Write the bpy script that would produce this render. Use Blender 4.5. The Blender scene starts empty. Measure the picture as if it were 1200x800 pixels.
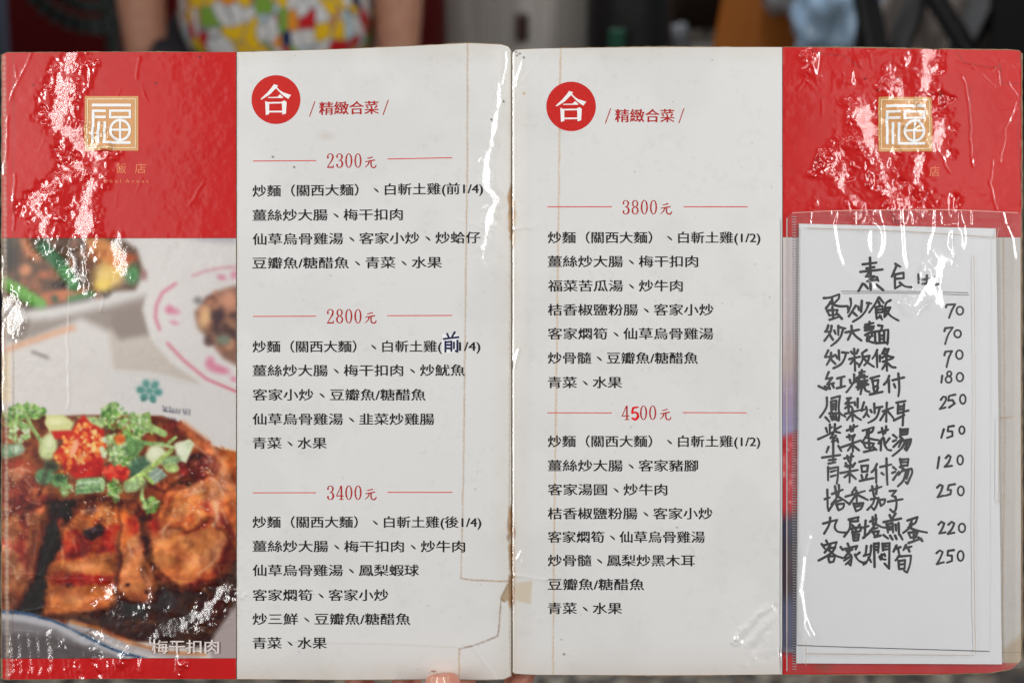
import bpy, bmesh, math, random
import numpy as np
from mathutils import Vector, Matrix
R = math.radians
random.seed(7)
rng = np.random.default_rng(11)
S = bpy.context.scene
COL = S.collection

# ------------------------------------------------------------------ camera, world, lamps, exposure
PITCH = 30.0
DIST = 0.8333                      # metres from the lens to the menu
CAM = Vector((0, 0, 1.5))
ROT = Matrix.Rotation(R(-PITCH), 3, 'X')
def W(x, y, z):                    # view-aligned frame with its origin at the lens (x right, y away, z up) -> world
    return CAM + ROT @ Vector((x, y, z))
cam_d = bpy.data.cameras.new('camera'); cam = bpy.data.objects.new('camera', cam_d); COL.objects.link(cam)
cam.location = CAM; cam.rotation_euler = (R(90 - PITCH), 0, 0)
cam_d.lens = 50; cam_d.sensor_width = 36; cam_d.clip_start = 0.05; cam_d.clip_end = 60
cam_d.dof.use_dof = True; cam_d.dof.focus_distance = DIST; cam_d.dof.aperture_fstop = 5.0
S.camera = cam
S.view_settings.view_transform = 'Standard'; S.view_settings.look = 'None'
S.view_settings.exposure = 0.0; S.view_settings.gamma = 1.0
S.render.film_transparent = False
S.cycles.max_bounces = 8; S.cycles.transparent_max_bounces = 12
S.cycles.sample_clamp_indirect = 4.0
S.cycles.caustics_reflective = False; S.cycles.caustics_refractive = False
wd = bpy.data.worlds.new('World'); S.world = wd; wd.use_nodes = True
wd.node_tree.nodes['Background'].inputs[0].default_value = (0.80, 0.86, 0.95, 1)
wd.node_tree.nodes['Background'].inputs[1].default_value = 0.08
def lamp(name, pos, size, energy, color=(1, 1, 1), aim=None):
    d = bpy.data.lights.new(name, 'AREA'); d.shape = 'RECTANGLE'; d.size, d.size_y = size
    d.energy = energy; d.color = color
    o = bpy.data.objects.new(name, d); COL.objects.link(o)
    o.location = W(*pos)
    t = W(*(aim or (0, DIST, 0)))
    dv = (t - o.location).normalized()
    # keep the lamp's long side upright in the view frame
    z = -dv; up = ROT @ Vector((0, 0, 1)); x = up.cross(z).normalized(); yv = z.cross(x)
    o.matrix_world = Matrix.Translation(o.location) @ Matrix((x, yv, z)).transposed().to_4x4()
    return o
lamp('glint_strip_left',  (-0.95, 0.0, 0.12), (0.07, 0.95), 10.3, (1.0, 0.985, 0.96))  # left and right strips added so upright film wrinkles glint
lamp('glint_strip_right', (0.95, 0.0, 0.12), (0.07, 0.95), 10.3, (1.0, 0.985, 0.96))
lamp('glint_strip_above', (0.0, -0.10, 0.86), (1.30, 0.05), 3.0, (0.97, 0.985, 1.0))  # strip added overhead for light on the pages and level wrinkles
lamp('veil_panel_left', (-0.56, -0.02, 0.20), (0.34, 0.46), 0.22, (1.0, 0.97, 0.94))  # both soft panels added to lay a pale veil on the red bands
lamp('veil_panel_right', (0.455, -0.02, 0.27), (0.22, 0.30), 0.11, (1.0, 0.97, 0.94))
lamp('background_light', (0.0, 1.5, 2.2), (2.6, 1.6), 62, (0.95, 0.97, 1.0), aim=(0, 2.2, 0))  # unseen overhead light that brightens the background

# ------------------------------------------------------------------ helpers
def srgb(c):
    a = np.asarray(c, dtype=np.float64) / 255.0
    return np.where(a <= 0.04045, a / 12.92, ((a + 0.055) / 1.055) ** 2.4)
def lin(*c): return tuple(float(v) for v in srgb(c)) + (1.0,)
def mat(name): 
    m = bpy.data.materials.new(name); m.use_nodes = True
    return m, m.node_tree.nodes, m.node_tree.links, m.node_tree.nodes['Principled BSDF']
def simple(name, rgb, rough=0.5, noise=0.0, scale=20, coat=0.0, bump=0.0, bscale=None, spec=0.5, metal=0.0, alt=None):
    m, N, Lk, b = mat(name)
    b.inputs['Roughness'].default_value = rough; b.inputs['Coat Weight'].default_value = coat
    b.inputs['Specular IOR Level'].default_value = spec; b.inputs['Metallic'].default_value = metal
    tc = N.new('ShaderNodeTexCoord'); nz = N.new('ShaderNodeTexNoise'); nz.inputs['Scale'].default_value = scale
    nz.inputs['Detail'].default_value = 6; Lk.new(tc.outputs['Object'], nz.inputs['Vector'])
    mx = N.new('ShaderNodeMixRGB'); c = lin(*rgb)
    mx.inputs[1].default_value = tuple(v * (1 - noise) for v in c[:3]) + (1,) if alt is None else lin(*alt)
    mx.inputs[2].default_value = tuple(min(1, v * (1 + noise)) for v in c[:3]) + (1,)
    Lk.new(nz.outputs['Fac'], mx.inputs[0]); Lk.new(mx.outputs[0], b.inputs['Base Color'])
    if bump:
        n2 = N.new('ShaderNodeTexNoise'); n2.inputs['Scale'].default_value = bscale or scale * 4; n2.inputs['Detail'].default_value = 5
        Lk.new(tc.outputs['Object'], n2.inputs['Vector'])
        bp = N.new('ShaderNodeBump'); bp.inputs['Strength'].default_value = 1; bp.inputs['Distance'].default_value = bump
        Lk.new(n2.outputs['Fac'], bp.inputs['Height']); Lk.new(bp.outputs[0], b.inputs['Normal'])
    return m
def tag(o, label=None, cat=None, group=None, kind=None):
    if label: o['label'] = label
    if cat: o['category'] = cat
    if group: o['group'] = group
    if kind: o['kind'] = kind
    return o
def empty(name, loc, rot=None):
    o = bpy.data.objects.new(name, None); COL.objects.link(o); o.location = loc
    if rot: o.rotation_euler = rot
    o.empty_display_size = 0.05
    return o
def link(name, me, material, parent=None, smooth=True):
    o = bpy.data.objects.new(name, me); COL.objects.link(o)
    if material: me.materials.clear(); me.materials.append(material)
    if smooth: me.shade_smooth()
    if parent: o.parent = parent
    return o

# value noise on the photograph-sized canvas
def vnoise(shape, cell, seed):
    r = np.random.default_rng(seed); h, w = shape
    gh, gw = int(h / cell) + 4, int(w / cell) + 4
    g = r.random((gh, gw)).astype(np.float32)
    yy = np.arange(h) / cell; xx = np.arange(w) / cell
    yi = yy.astype(int); xi = xx.astype(int); fy = yy - yi; fx = xx - xi
    fy = fy * fy * (3 - 2 * fy); fx = fx * fx * (3 - 2 * fx)
    a = g[yi][:, xi]; b = g[yi][:, xi + 1]; c = g[yi + 1][:, xi]; d = g[yi + 1][:, xi + 1]
    fx = fx[None, :]; fy = fy[:, None]
    return ((a * (1 - fx) + b * fx) * (1 - fy) + (c * (1 - fx) + d * fx) * fy).astype(np.float32)
def fbm(shape, cell, seed, octaves=4, gain=0.5):
    o = 0; a = 1.0; t = 0
    for k in range(octaves):
        o = o + a * vnoise(shape, max(cell / 2 ** k, 1.01), seed + k * 31); t += a; a *= gain
    return o / t

# ------------------------------------------------------------------ relief of the laminated boards (mm), on a raster one sample per photo pixel
PX = 0.0005                                   # one pixel of the picture is half a millimetre on the menu
HW, HH = 1230, 830; OFF = 15                  # raster covers -15 .. 1215 by -15 .. 815
gy, gx = np.mgrid[0:HH, 0:HW].astype(np.float32); gx -= OFF; gy -= OFF
Hm = np.zeros((HH, HW), np.float32)
Hm += (fbm((HH, HW), 170, 5, 2) - 0.5) * 1.2
dl = np.clip((gx - 553) / 45, 0, 1) * (gx <= 600.5); Hm -= 4.2 * dl ** 1.7 * (gx <= 600.5)
dr = np.clip((642 - gx) / 41, 0, 1) * (gx > 600.5); Hm -= 3.6 * dr ** 2.2
# crinkled patches of film: a tilted bulge broken up by fine wrinkles
crk = np.zeros_like(Hm)
def patch(cx, cy, sx, sy, ang=0.0, slope=(0.25, 0.0), rough=1.0):
    ca, sa = math.cos(R(ang)), math.sin(R(ang))
    x0, x1 = max(0, int(cx + OFF - 4 * max(sx, sy))), min(HW, int(cx + OFF + 4 * max(sx, sy)))
    y0, y1 = max(0, int(cy + OFF - 4 * max(sx, sy))), min(HH, int(cy + OFF + 4 * max(sx, sy)))
    dx = gx[y0:y1, x0:x1] - cx; dy = gy[y0:y1, x0:x1] - cy
    u = (dx * ca + dy * sa) / sx; v = (-dx * sa + dy * ca) / sy
    g = np.exp(-(u * u + v * v) * 0.5)
    Hm[y0:y1, x0:x1] += g * (slope[0] * dx - slope[1] * dy) * 0.5 * -1
    crk[y0:y1, x0:x1] = np.maximum(crk[y0:y1, x0:x1], g * rough)
jag = fbm((HH, HW), 13, 401, 4, .65) - .5; jag2 = fbm((HH, HW), 30, 402, 2) - .5
def path(pts, s, slope, rough=1.0, aspect=1.0, step=None):
    w = s * 1.95; m_ = int(w * 2.6) + 4
    x0, x1 = max(0, int(min(p[0] for p in pts)) + OFF - m_), min(HW, int(max(p[0] for p in pts)) + OFF + m_); y0, y1 = max(0, int(min(p[1] for p in pts)) + OFF - m_), min(HH, int(max(p[1] for p in pts)) + OFF + m_)
    X = gx[y0:y1, x0:x1]; Y = gy[y0:y1, x0:x1]; D = np.full(X.shape, 1e9, np.float32); QX = np.zeros_like(D); QY = np.zeros_like(D); FA = np.ones_like(D)
    if len(pts) == 1: pts = [pts[0], (pts[0][0] + .1, pts[0][1])]
    for (xa, ya), (xb, yb) in zip(pts[:-1], pts[1:]):
        vx, vy = xb - xa, yb - ya; t = np.clip(((X - xa) * vx + (Y - ya) * vy) / (vx * vx + vy * vy + 1e-9), 0, 1)
        d = np.hypot(X - xa - t * vx, Y - ya - t * vy); k = d < D; D = np.where(k, d, D); QX = np.where(k, xa + t * vx, QX); QY = np.where(k, ya + t * vy, QY); FA = np.where(k, 1 / max(vy * vy / (vx * vx + vy * vy + 1e-9), .4), FA)
    D = np.clip(D + (jag[y0:y1, x0:x1] * 2.6 + jag2[y0:y1, x0:x1] * 1.2) * w, 0, 1e9)
    g = np.exp(-(D / w) ** 2.4)
    Hm[y0:y1, x0:x1] += .5 * g * (-slope[0] * FA * (X - QX) + slope[1] * (Y - QY))
    crk[y0:y1, x0:x1] = np.maximum(crk[y0:y1, x0:x1], g * rough)
SX = 0.22
path([(82, 66), (78, 90), (73, 120), (72, 150), (92, 166), (110, 178), (112, 195), (106, 215), (100, 245), (98, 275), (96, 296)], 8, (-SX, 0.03), 1.0, 1.2)
path([(92, 195), (72, 210), (50, 226), (38, 243), (52, 258), (50, 280)], 6.5, (-SX, 0.05), 1.0, 1.1)
path([(58, 290), (80, 296), (88, 318), (100, 330)], 6, (-SX, 0.0), 0.9, 1)
path([(136, 290), (146, 318)], 6, (-SX * .9, 0.05), 0.8, 1)
path([(4, 360), (20, 352), (14, 378)], 6, (-SX, 0.1), 0.9, 1)
path([(128, 700), (148, 722), (180, 740), (212, 733), (240, 716), (262, 690)], 7, (-.22, 0.13), 1.0, 1)
path([(172, 668), (186, 690), (190, 708)], 4, (SX, 0.05), 1.0, 1)
for x in (12, 22, 34, 44, 56): path([(x, 742), (x + 3, 783)], 3.2, (-SX, 0.1), 0.9, 1.4)
path([(82, 752), (98, 775), (106, 790)], 4, (SX, .1), 0.9, 1)
path([(118, 752), (136, 768)], 7, (-.24, .12), 0.9, 1); path([(165, 772), (205, 777)], 4, (-.22, .1), .7, 1)
path([(1083, 66), (1086, 92), (1080, 108), (1092, 128), (1102, 150), (1098, 172)], 7.5, (SX, 0.04), 1.0, 1.2)
path([(1052, 100), (1060, 122), (1074, 138), (1090, 118)], 7, (SX, 0.04), 1.0, 1)
path([(1013, 140), (1019, 165), (1031, 188), (1040, 205)], 9, (SX, 0.03), 1.0, 1.2)
path([(984, 188), (992, 200)], 6, (SX, 0), .9, 1); path([(1052, 212), (1072, 200), (1080, 186)], 5, (SX * .8, .1), .9, 1)
path([(974, 200), (990, 224), (1012, 240)], 6, (SX, 0), 1, 1); path([(1030, 212), (1045, 226), (1062, 240)], 7, (SX, .02), 1, 1); path([(1078, 196), (1068, 222), (1080, 240)], 6, (SX, 0), 1, 1); path([(960, 240), (1010, 241), (1112, 241)], 4, (.2, .02), .8, 1); path([(960, 75), (1000, 80), (1060, 70)], 6, (.17, 0), .5, 1)
path([(912, 722), (896, 738), (880, 760), (876, 776)], 3.4, (.31, .08), .8, 1); path([(886, 770), (912, 764)], 3.2, (.31, .08), .8, 1); path([(906, 712), (892, 722), (868, 748)], 2.6, (.31, .06), .35, 1)
path([(586, 92), (583, 130), (576, 160), (570, 190), (568, 214), (581, 236), (574, 252), (570, 275), (565, 302)], 2.7, (.30, 0), .5, 2)
wr = (fbm((HH, HW), 9, 21, 4, 0.62) - 0.5) * 1.7
wr2 = 1 - np.abs(2 * fbm((HH, HW), 14, 44, 3, 0.6) - 1) * 2
Hm += crk * (wr * 0.13 + (fbm((HH, HW), 4, 27, 2, .7) - .5) * .17)
# general wear: faint wrinkles over the printed outer panels, smoother on the white pages
outer = ((gx < 276) | (gx > 917)).astype(np.float32)
Hm += outer * (fbm((HH, HW), 12, 77, 4, 0.6) - 0.5) * 0.22 * np.clip(0.3 + (fbm((HH, HW), 60, 9, 2) - 0.35) * 3, 0, 1.3)
Hm += (1 - outer) * (fbm((HH, HW), 26, 78, 3) - 0.5) * 0.05
def seg_dist(pts, x0, x1, y0, y1):
    X = gx[y0:y1, x0:x1]; Y = gy[y0:y1, x0:x1]; D = np.full(X.shape, 1e9, np.float32)
    for (xa, ya), (xb, yb) in zip(pts[:-1], pts[1:]):
        vx, vy = xb - xa, yb - ya; t = np.clip(((X - xa) * vx + (Y - ya) * vy) / (vx * vx + vy * vy + 1e-9), 0, 1)
        D = np.minimum(D, np.hypot(X - xa - t * vx, Y - ya - t * vy))
    return D
def crease(pts, amp=0.5, w=1.6):
    jp = []
    for (xa, ya), (xb, yb) in zip(pts[:-1], pts[1:]):
        n = max(1, int(math.hypot(xb - xa, yb - ya) / 9))
        for k in range(n):
            t = k / n; jp.append((xa + (xb - xa) * t + random.uniform(-1.3, 1.3), ya + (yb - ya) * t + random.uniform(-1.3, 1.3)))
    jp.append(pts[-1]); pts = jp
    xs = [p[0] for p in pts]; ys = [p[1] for p in pts]
    x0, x1 = max(0, int(min(xs) + OFF - 8)), min(HW, int(max(xs) + OFF + 8)); y0, y1 = max(0, int(min(ys) + OFF - 8)), min(HH, int(max(ys) + OFF + 8))
    if x1 <= x0 or y1 <= y0: return
    D = seg_dist(pts, x0, x1, y0, y1)
    Hm[y0:y1, x0:x1] += amp * np.exp(-(D / w) ** 2)
CREASES = [[(38, 62), (24, 92), (12, 118)], [(10, 135), (5, 205)], [(106, 85), (107, 103)], [(60, 200), (76, 220), (62, 282)],
 [(17, 205), (16, 270)], [(15, 232), (32, 262)], [(238, 215), (222, 240)], [(163, 68), (160, 92)], [(80, 480), (82, 470), (79, 400), (80, 370)], [(0, 458), (12, 458)],
 [(80, 288), (78, 310), (85, 330)], [(100, 325), (120, 345), (118, 365)], [(0, 673), (40, 673), (60, 678), (130, 680)], [(95, 705), (125, 735), (135, 760), (150, 790)],
 [(30, 715), (65, 710), (100, 718)], [(140, 660), (165, 700), (190, 750)], [(60, 745), (75, 770), (80, 795)], [(40, 740), (48, 760), (60, 790)], [(250, 640), (268, 700), (240, 745)],
 [(120, 765), (160, 792)], [(150, 760), (130, 795)], [(5, 300), (5, 480)],
 [(1137, 75), (1150, 88), (1166, 102)], [(1170, 82), (1171, 100)], [(1180, 95), (1195, 118)], [(1172, 72), (1198, 85)], [(1040, 92), (1045, 100)], [(988, 85), (988, 98)], [(1128, 88), (1136, 120), (1137, 160), (1140, 195)],
 [(1097, 168), (1105, 185), (1113, 202)], [(1164, 187), (1160, 215), (1168, 245)], [(1172, 132), (1192, 128)], [(1060, 190), (1050, 205), (1040, 195)], [(1122, 75), (1160, 84), (1166, 80)], [(940, 80), (945, 90), (935, 105)],
 [(1198, 60), (1197, 240)], [(1005, 68), (1008, 78)], [(1020, 66), (1022, 80)], [(1048, 64), (1047, 84)], [(1064, 68), (1060, 76)], [(1190, 120), (1178, 150), (1172, 190)]]
for c in CREASES: crease(c, 0.21, 1.2)
for c in [[(606, 98), (612, 94), (640, 60)], [(606, 98), (613, 70), (611, 85)], [(607, 657), (611, 645), (613, 660)], [(603, 675), (640, 680), (645, 676)], [(550, 752), (565, 772), (582, 798)],
          [(592, 60), (591, 80), (588, 100)], [(812, 640), (816, 652)], [(608, 410), (603, 430)], [(600, 270), (632, 262)], [(540, 258), (575, 270)]]: crease(c, 0.25, 1.6)
for k in range(46):
    side = random.random() < .5
    x = random.uniform(8, 180) if side else random.uniform(960, 1190); y = random.uniform(64, 240)
    a = random.uniform(0.9, 2.2); l = random.uniform(5, 18)
    crease([(x, y), (x + math.cos(a) * l, y + math.sin(a) * l)], random.uniform(.06, .17), 1.1)
for k in range(40):
    x = random.uniform(5, 270); y = random.uniform(560, 790); a = random.uniform(0, 3.1); l = random.uniform(6, 30)
    crease([(x, y), (x + math.cos(a) * l, y + math.sin(a) * l)], random.uniform(.08, .2), 1.1)
for k in range(26):
    x = 18 + (k * 6) % 250 + random.uniform(-3, 3); crease([(x, random.uniform(770, 790)), (x + random.uniform(-5, 5), random.uniform(775, 797))], .25, 1.2)
def Hs(px, py):
    x = np.clip(np.asarray(px, dtype=np.float64) + OFF, 0, HW - 1.001); y = np.clip(np.asarray(py, dtype=np.float64) + OFF, 0, HH - 1.001)
    xi = x.astype(int); yi = y.astype(int); fx = x - xi; fy = y - yi
    return (Hm[yi, xi] * (1 - fx) + Hm[yi, xi + 1] * fx) * (1 - fy) + (Hm[yi + 1, xi] * (1 - fx) + Hm[yi + 1, xi + 1] * fx) * fy

def Cs(px, py):
    x = np.clip(np.rint(np.asarray(px) + OFF), 0, HW - 1).astype(int); y = np.clip(np.rint(np.asarray(py) + OFF), 0, HH - 1).astype(int)
    return crk[y, x]
def set_crk(me, px, py):
    a = me.attributes.new('crinkle', 'FLOAT', 'POINT'); a.data.foreach_set('value', np.asarray(Cs(px, py), dtype=np.float32).reshape(-1))

# ------------------------------------------------------------------ the printing: a canvas of ink colours painted stroke by stroke (flat print only)
CS = 1.25
CH, CW = int(810 * CS), int(1210 * CS)
ink = np.zeros((CH, CW, 3), np.float32)
cyy, cxx = np.mgrid[0:CH, 0:CW].astype(np.float32); cxx /= CS; cyy /= CS
def win(x0, x1, y0, y1, pad=6):
    return (slice(max(0, int((y0 - pad) * CS)), max(1, min(CH, int((y1 + pad) * CS)))), slice(max(0, int((x0 - pad) * CS)), max(1, min(CW, int((x1 + pad) * CS)))))
def blend(w, a, c):
    c = np.asarray(c, np.float32); ink[w] = ink[w] * (1 - a[..., None]) + c * a[..., None]
def ell(cx, cy, rx, ry, c, ang=0, soft=0.25, al=1.0):
    m = max(rx, ry) * 1.3 + 2; w = win(cx - m, cx + m, cy - m, cy + m)
    if ink[w].size == 0: return
    dx = cxx[w] - cx; dy = cyy[w] - cy; ca, sa = math.cos(R(ang)), math.sin(R(ang))
    d = np.sqrt(((dx * ca + dy * sa) / rx) ** 2 + ((-dx * sa + dy * ca) / ry) ** 2)
    blend(w, np.clip((1 + soft - d) / (2 * soft), 0, 1) * al, c)
def poly(pts, c, soft=1.5, al=1.0, rag=0.0):
    P = [(x + random.uniform(-rag, rag), y + random.uniform(-rag, rag)) for x, y in pts]
    xs = [p[0] for p in P]; ys = [p[1] for p in P]; w = win(min(xs), max(xs), min(ys), max(ys), soft + 3)
    X = cxx[w]; Y = cyy[w]; ins = np.zeros(X.shape, bool); D = np.full(X.shape, 1e9, np.float32); n = len(P)
    for i in range(n):
        xa, ya = P[i]; xb, yb = P[(i + 1) % n]
        if ya != yb: ins ^= ((ya > Y) != (yb > Y)) & (X < (xb - xa) * (Y - ya) / (yb - ya) + xa)
        vx, vy = xb - xa, yb - ya; t = np.clip(((X - xa) * vx + (Y - ya) * vy) / (vx * vx + vy * vy + 1e-9), 0, 1)
        D = np.minimum(D, np.hypot(X - xa - t * vx, Y - ya - t * vy))
    sd = np.where(ins, D, -D)
    blend(w, np.clip(0.5 + sd / (2 * max(soft, .3)), 0, 1) * al, c)
def line(pts, wd_, c, soft=0.8, al=1.0):
    xs = [p[0] for p in pts]; ys = [p[1] for p in pts]; w = win(min(xs) - wd_, max(xs) + wd_, min(ys) - wd_, max(ys) + wd_)
    X = cxx[w]; Y = cyy[w]; D = np.full(X.shape, 1e9, np.float32)
    for (xa, ya), (xb, yb) in zip(pts[:-1], pts[1:]):
        vx, vy = xb - xa, yb - ya; t = np.clip(((X - xa) * vx + (Y - ya) * vy) / (vx * vx + vy * vy + 1e-9), 0, 1)
        D = np.minimum(D, np.hypot(X - xa - t * vx, Y - ya - t * vy))
    blend(w, np.clip(0.5 + (wd_ / 2 - D) / (2 * soft), 0, 1) * al, c)
def dabs(cx, cy, rx, ry, cols, n, r0, r1, al=0.9, soft=0.35, elong=1.8):
    for k in range(n):
        a = random.uniform(0, 6.28); q = math.sqrt(random.random()); x = cx + math.cos(a) * rx * q; y = cy + math.sin(a) * ry * q
        r = random.uniform(r0, r1); ell(x, y, r, r * random.uniform(1 / elong, 1), random.choice(cols), random.uniform(0, 180), soft, al * random.uniform(.6, 1))
RED = (198, 20, 18)
PAGE = (226, 225, 223)
ink[:] = PAGE
def rect(x0, x1, y0, y1, c): poly([(x0, y0), (x1, y0), (x1, y1), (x0, y1)], c, 0.4)
rect(-10, 277, 50, 279, RED); rect(-10, 277, 279, 771, (216, 209, 204)); rect(-10, 277, 771, 815, (198, 18, 18))
# --- printed dish, upper left bowl
poly([(-10, 276), (180, 276), (276, 279), (276, 300), (215, 322), (170, 345), (120, 362), (60, 376), (-10, 385)], (218, 212, 208), 5)
poly([(215, 276), (276, 276), (276, 284), (240, 282)], (150, 150, 160), 5, .8)
poly([(-10, 378), (60, 374), (122, 360), (172, 346), (168, 364), (176, 396), (150, 400), (95, 372), (40, 396), (-10, 402)], (150, 137, 128), 5)
poly([(128, 372), (168, 358), (170, 375), (182, 402), (236, 446), (232, 452), (134, 436), (128, 396)], (196, 184, 172), 3)
poly([(128, 366), (168, 354), (168, 364), (176, 392), (140, 398), (126, 380)], (138, 122, 114), 4)
poly([(-10, 412), (60, 388), (86, 380), (90, 386), (40, 402), (-10, 420)], (222, 170, 138), 2)
poly([(-10, 418), (12, 412), (12, 470), (-10, 475)], (232, 212, 176), 2); line([(38, 412), (56, 419)], 2.5, (70, 60, 60), 1.5, .8)
poly([(-10, 272), (128, 272), (160, 292), (168, 318), (158, 340), (118, 342), (104, 352), (62, 360), (30, 364), (12, 352), (-10, 335)], (92, 66, 50), 3)
dabs(70, 312, 85, 40, [(58, 42, 36), (120, 70, 48), (160, 92, 60), (70, 50, 42)], 90, 3, 8, .8)
line([(28, 283), (34, 296), (44, 302)], 9, (205, 122, 78), 4); ell(29, 316, 8, 7, (212, 132, 90), 0, .4)
ell(52, 322, 7, 5, (178, 96, 60), 0, .5); ell(78, 345, 26, 7, (200, 112, 70), -8, .4); ell(56, 350, 9, 8, (190, 100, 66), 0, .4)
poly([(100, 279), (122, 279), (142, 292), (150, 306), (122, 312), (104, 300)], (222, 142, 80), 4); dabs(112, 300, 14, 12, [(120, 66, 40), (180, 92, 50), (150, 80, 46)], 18, 2, 5, .7)
line([(50, 290), (66, 306), (82, 326), (86, 334)], 15, (52, 106, 66), 3); line([(74, 316), (84, 332)], 11, (84, 150, 82), 3)
line([(-5, 324), (16, 336), (48, 356)], 13, (104, 170, 66), 2.5); line([(-5, 330), (10, 340), (40, 358)], 5, (74, 134, 46), 2)
ell(8, 290, 12, 12, (60, 62, 50), 0, .6); ell(10, 305, 13, 16, (52, 44, 38), 0, .6)
ell(128, 322, 18, 15, (240, 200, 110), -20, .4); ell(120, 334, 9, 7, (244, 206, 90), 0, .5); ell(138, 306, 14, 8, (226, 134, 70), 20, .5)
ell(155, 322, 8, 11, (78, 140, 84), 10, .4); ell(150, 302, 10, 5, (186, 84, 46), 0, .5); ell(168, 322, 4, 6, (150, 100, 92), 0, .6)
line([(82, 350), (108, 344)], 7, (72, 126, 70), 2); ell(70, 334, 8, 5, (44, 30, 26), 0, .5); ell(64, 350, 4, 4, (60, 80, 60), 0, .5)
line([(25, 362), (62, 359), (108, 350), (118, 344)], 3, (168, 172, 182), 2, .7)
# --- right bowl with a pink ring
poly([(167, 362), (172, 344), (190, 330), (235, 306), (285, 290), (285, 478), (240, 452), (200, 425), (176, 396)], (219, 213, 209), 1.8)
line([(285, 312), (258, 314), (240, 318), (226, 323)], 2.6, (206, 140, 152), 1.2)
line([(206, 332), (190, 343), (183, 358), (182, 372), (187, 386)], 3.0, (206, 96, 120), 1.2)
line([(196, 402), (215, 422), (242, 444), (285, 462)], 2.6, (206, 84, 108), 1.0)
for (x, y, rx, ry) in [(202, 364, 8, 4), (198, 362, 3, 5), (260, 325, 5, 3), (275, 322, 4, 5), (252, 431, 9, 5), (262, 434, 7, 4), (204, 378, 5, 2), (274, 444, 4, 3), (246, 424, 5, 6)]: ell(x, y, rx, ry, (214, 106, 136), 15, .6, .8)
poly([(228, 366), (240, 350), (252, 342), (285, 332), (285, 432), (262, 420), (246, 400), (232, 384)], (126, 84, 66), 3)
dabs(258, 375, 22, 36, [(60, 36, 36), (190, 124, 88), (214, 150, 110), (96, 52, 46), (150, 96, 70)], 60, 3, 8, .9)
ell(256, 372, 5, 14, (58, 34, 38), 20, .4); ell(268, 352, 10, 12, (206, 136, 106), 0, .5); ell(240, 372, 6, 12, (224, 174, 120), 15, .5); ell(232, 352, 5, 4, (120, 116, 112), 0, .6); ell(262, 398, 8, 6, (110, 120, 100), 0, .5)
# --- napkin with a green flower
poly([(128, 432), (180, 436), (236, 450), (285, 466), (285, 540), (120, 500)], (216, 211, 207), 2)
line([(136, 436), (236, 452)], 1.5, (200, 192, 184), 1.5, .7)
for k in range(6):
    a = k * math.pi / 3 + 0.15; x, y = 175 + 10.5 * math.cos(a), 458 + 9.5 * math.sin(a)
    ell(x, y, 4.8, 4.2, (72, 138, 128), math.degrees(a), .35); line([(175, 458), (x, y)], 2.2, (72, 138, 128), .8)
for k in range(9):
    x = 191 + k * 3.9; line([(x, 476 + k * .6 + random.uniform(-1, 1)), (x + random.uniform(-1, 2.2), 481 + k * .6)], 1.4, (74, 78, 92), .8, .85)
line([(191, 481), (205, 483)], 1.2, (80, 84, 96), .8); 
for k in range(5): line([(190 + k * 3.6, 488 + k * .5), (192 + k * 3.6, 492 + k * .5)], 1.4, (74, 78, 92), .8, .85)
# --- braised pork
poly([(-10, 478), (14, 490), (40, 484), (60, 488), (92, 486), (150, 486), (190, 487), (214, 497), (240, 517), (262, 545), (276, 576), (285, 600), (285, 720), (240, 750), (160, 752), (80, 742), (-10, 728)], (122, 70, 46), 1.5)
dabs(140, 610, 140, 120, [(96, 48, 32), (150, 88, 54), (120, 58, 38), (170, 104, 64), (84, 40, 30)], 420, 3, 9, .75)
poly([(252, 524), (285, 530), (285, 590), (270, 560)], (176, 98, 48), 2); line([(255, 524), (285, 530)], 2, (226, 190, 150), 1)
poly([(-10, 548), (25, 538), (56, 545), (48, 575), (26, 604), (-10, 604)], (140, 68, 48), 2); dabs(20, 570, 28, 26, [(164, 82, 62), (118, 50, 36), (180, 106, 84), (98, 44, 32), (150, 96, 60)], 90, 1.5, 5, .8)
poly([(-10, 592), (26, 590), (50, 602), (46, 640), (38, 682), (18, 714), (-10, 714)], (172, 112, 76), 2); dabs(14, 650, 20, 58, [(196, 138, 98), (156, 94, 58), (180, 120, 80)], 90, 2, 7, .6)
line([(-5, 628), (22, 642)], 5, (152, 52, 42), 2); line([(24, 600), (30, 622), (24, 640), (30, 668)], 8, (132, 48, 42), 3, .85)
ell(46, 597, 3.5, 5, (240, 160, 90), 0, .4); ell(14, 690, 18, 22, (130, 84, 56), 0, .7, .7)
dabs(35, 590, 28, 10, [(130, 50, 44), (90, 34, 30), (190, 110, 80), (60, 24, 22)], 40, 1.5, 5, .9)
poly([(54, 588), (88, 586), (72, 640), (60, 668), (56, 722), (18, 718), (40, 684), (47, 640), (58, 612)], (28, 20, 20), 2.5)
poly([(80, 608), (90, 594), (140, 590), (139, 640), (136, 704), (118, 720), (52, 722), (57, 664), (68, 640)], (178, 114, 68), 1.6)
dabs(98, 665, 36, 42, [(196, 134, 84), (160, 96, 54), (186, 120, 72)], 80, 2, 8, .5)
poly([(72, 628), (88, 620), (138, 608), (137, 644), (110, 654), (68, 655)], (152, 44, 32), 2.5); dabs(104, 634, 32, 14, [(120, 30, 26), (178, 66, 42), (190, 100, 62)], 50, 1.5, 4.5, .7)
poly([(80, 655), (136, 645), (136, 662), (72, 672)], (190, 124, 70), 3, .6)
poly([(58, 673), (96, 672), (134, 676), (132, 687), (60, 684)], (154, 52, 42), 2); ell(80, 686, 6, 3, (74, 34, 34), 0, .5)
poly([(84, 594), (140, 588), (140, 612), (100, 626), (84, 616)], (196, 118, 64), 2.5); dabs(112, 604, 28, 14, [(224, 150, 84), (170, 88, 46), (206, 124, 66), (130, 60, 36), (236, 176, 120)], 100, 1.2, 4, .9)
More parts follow.
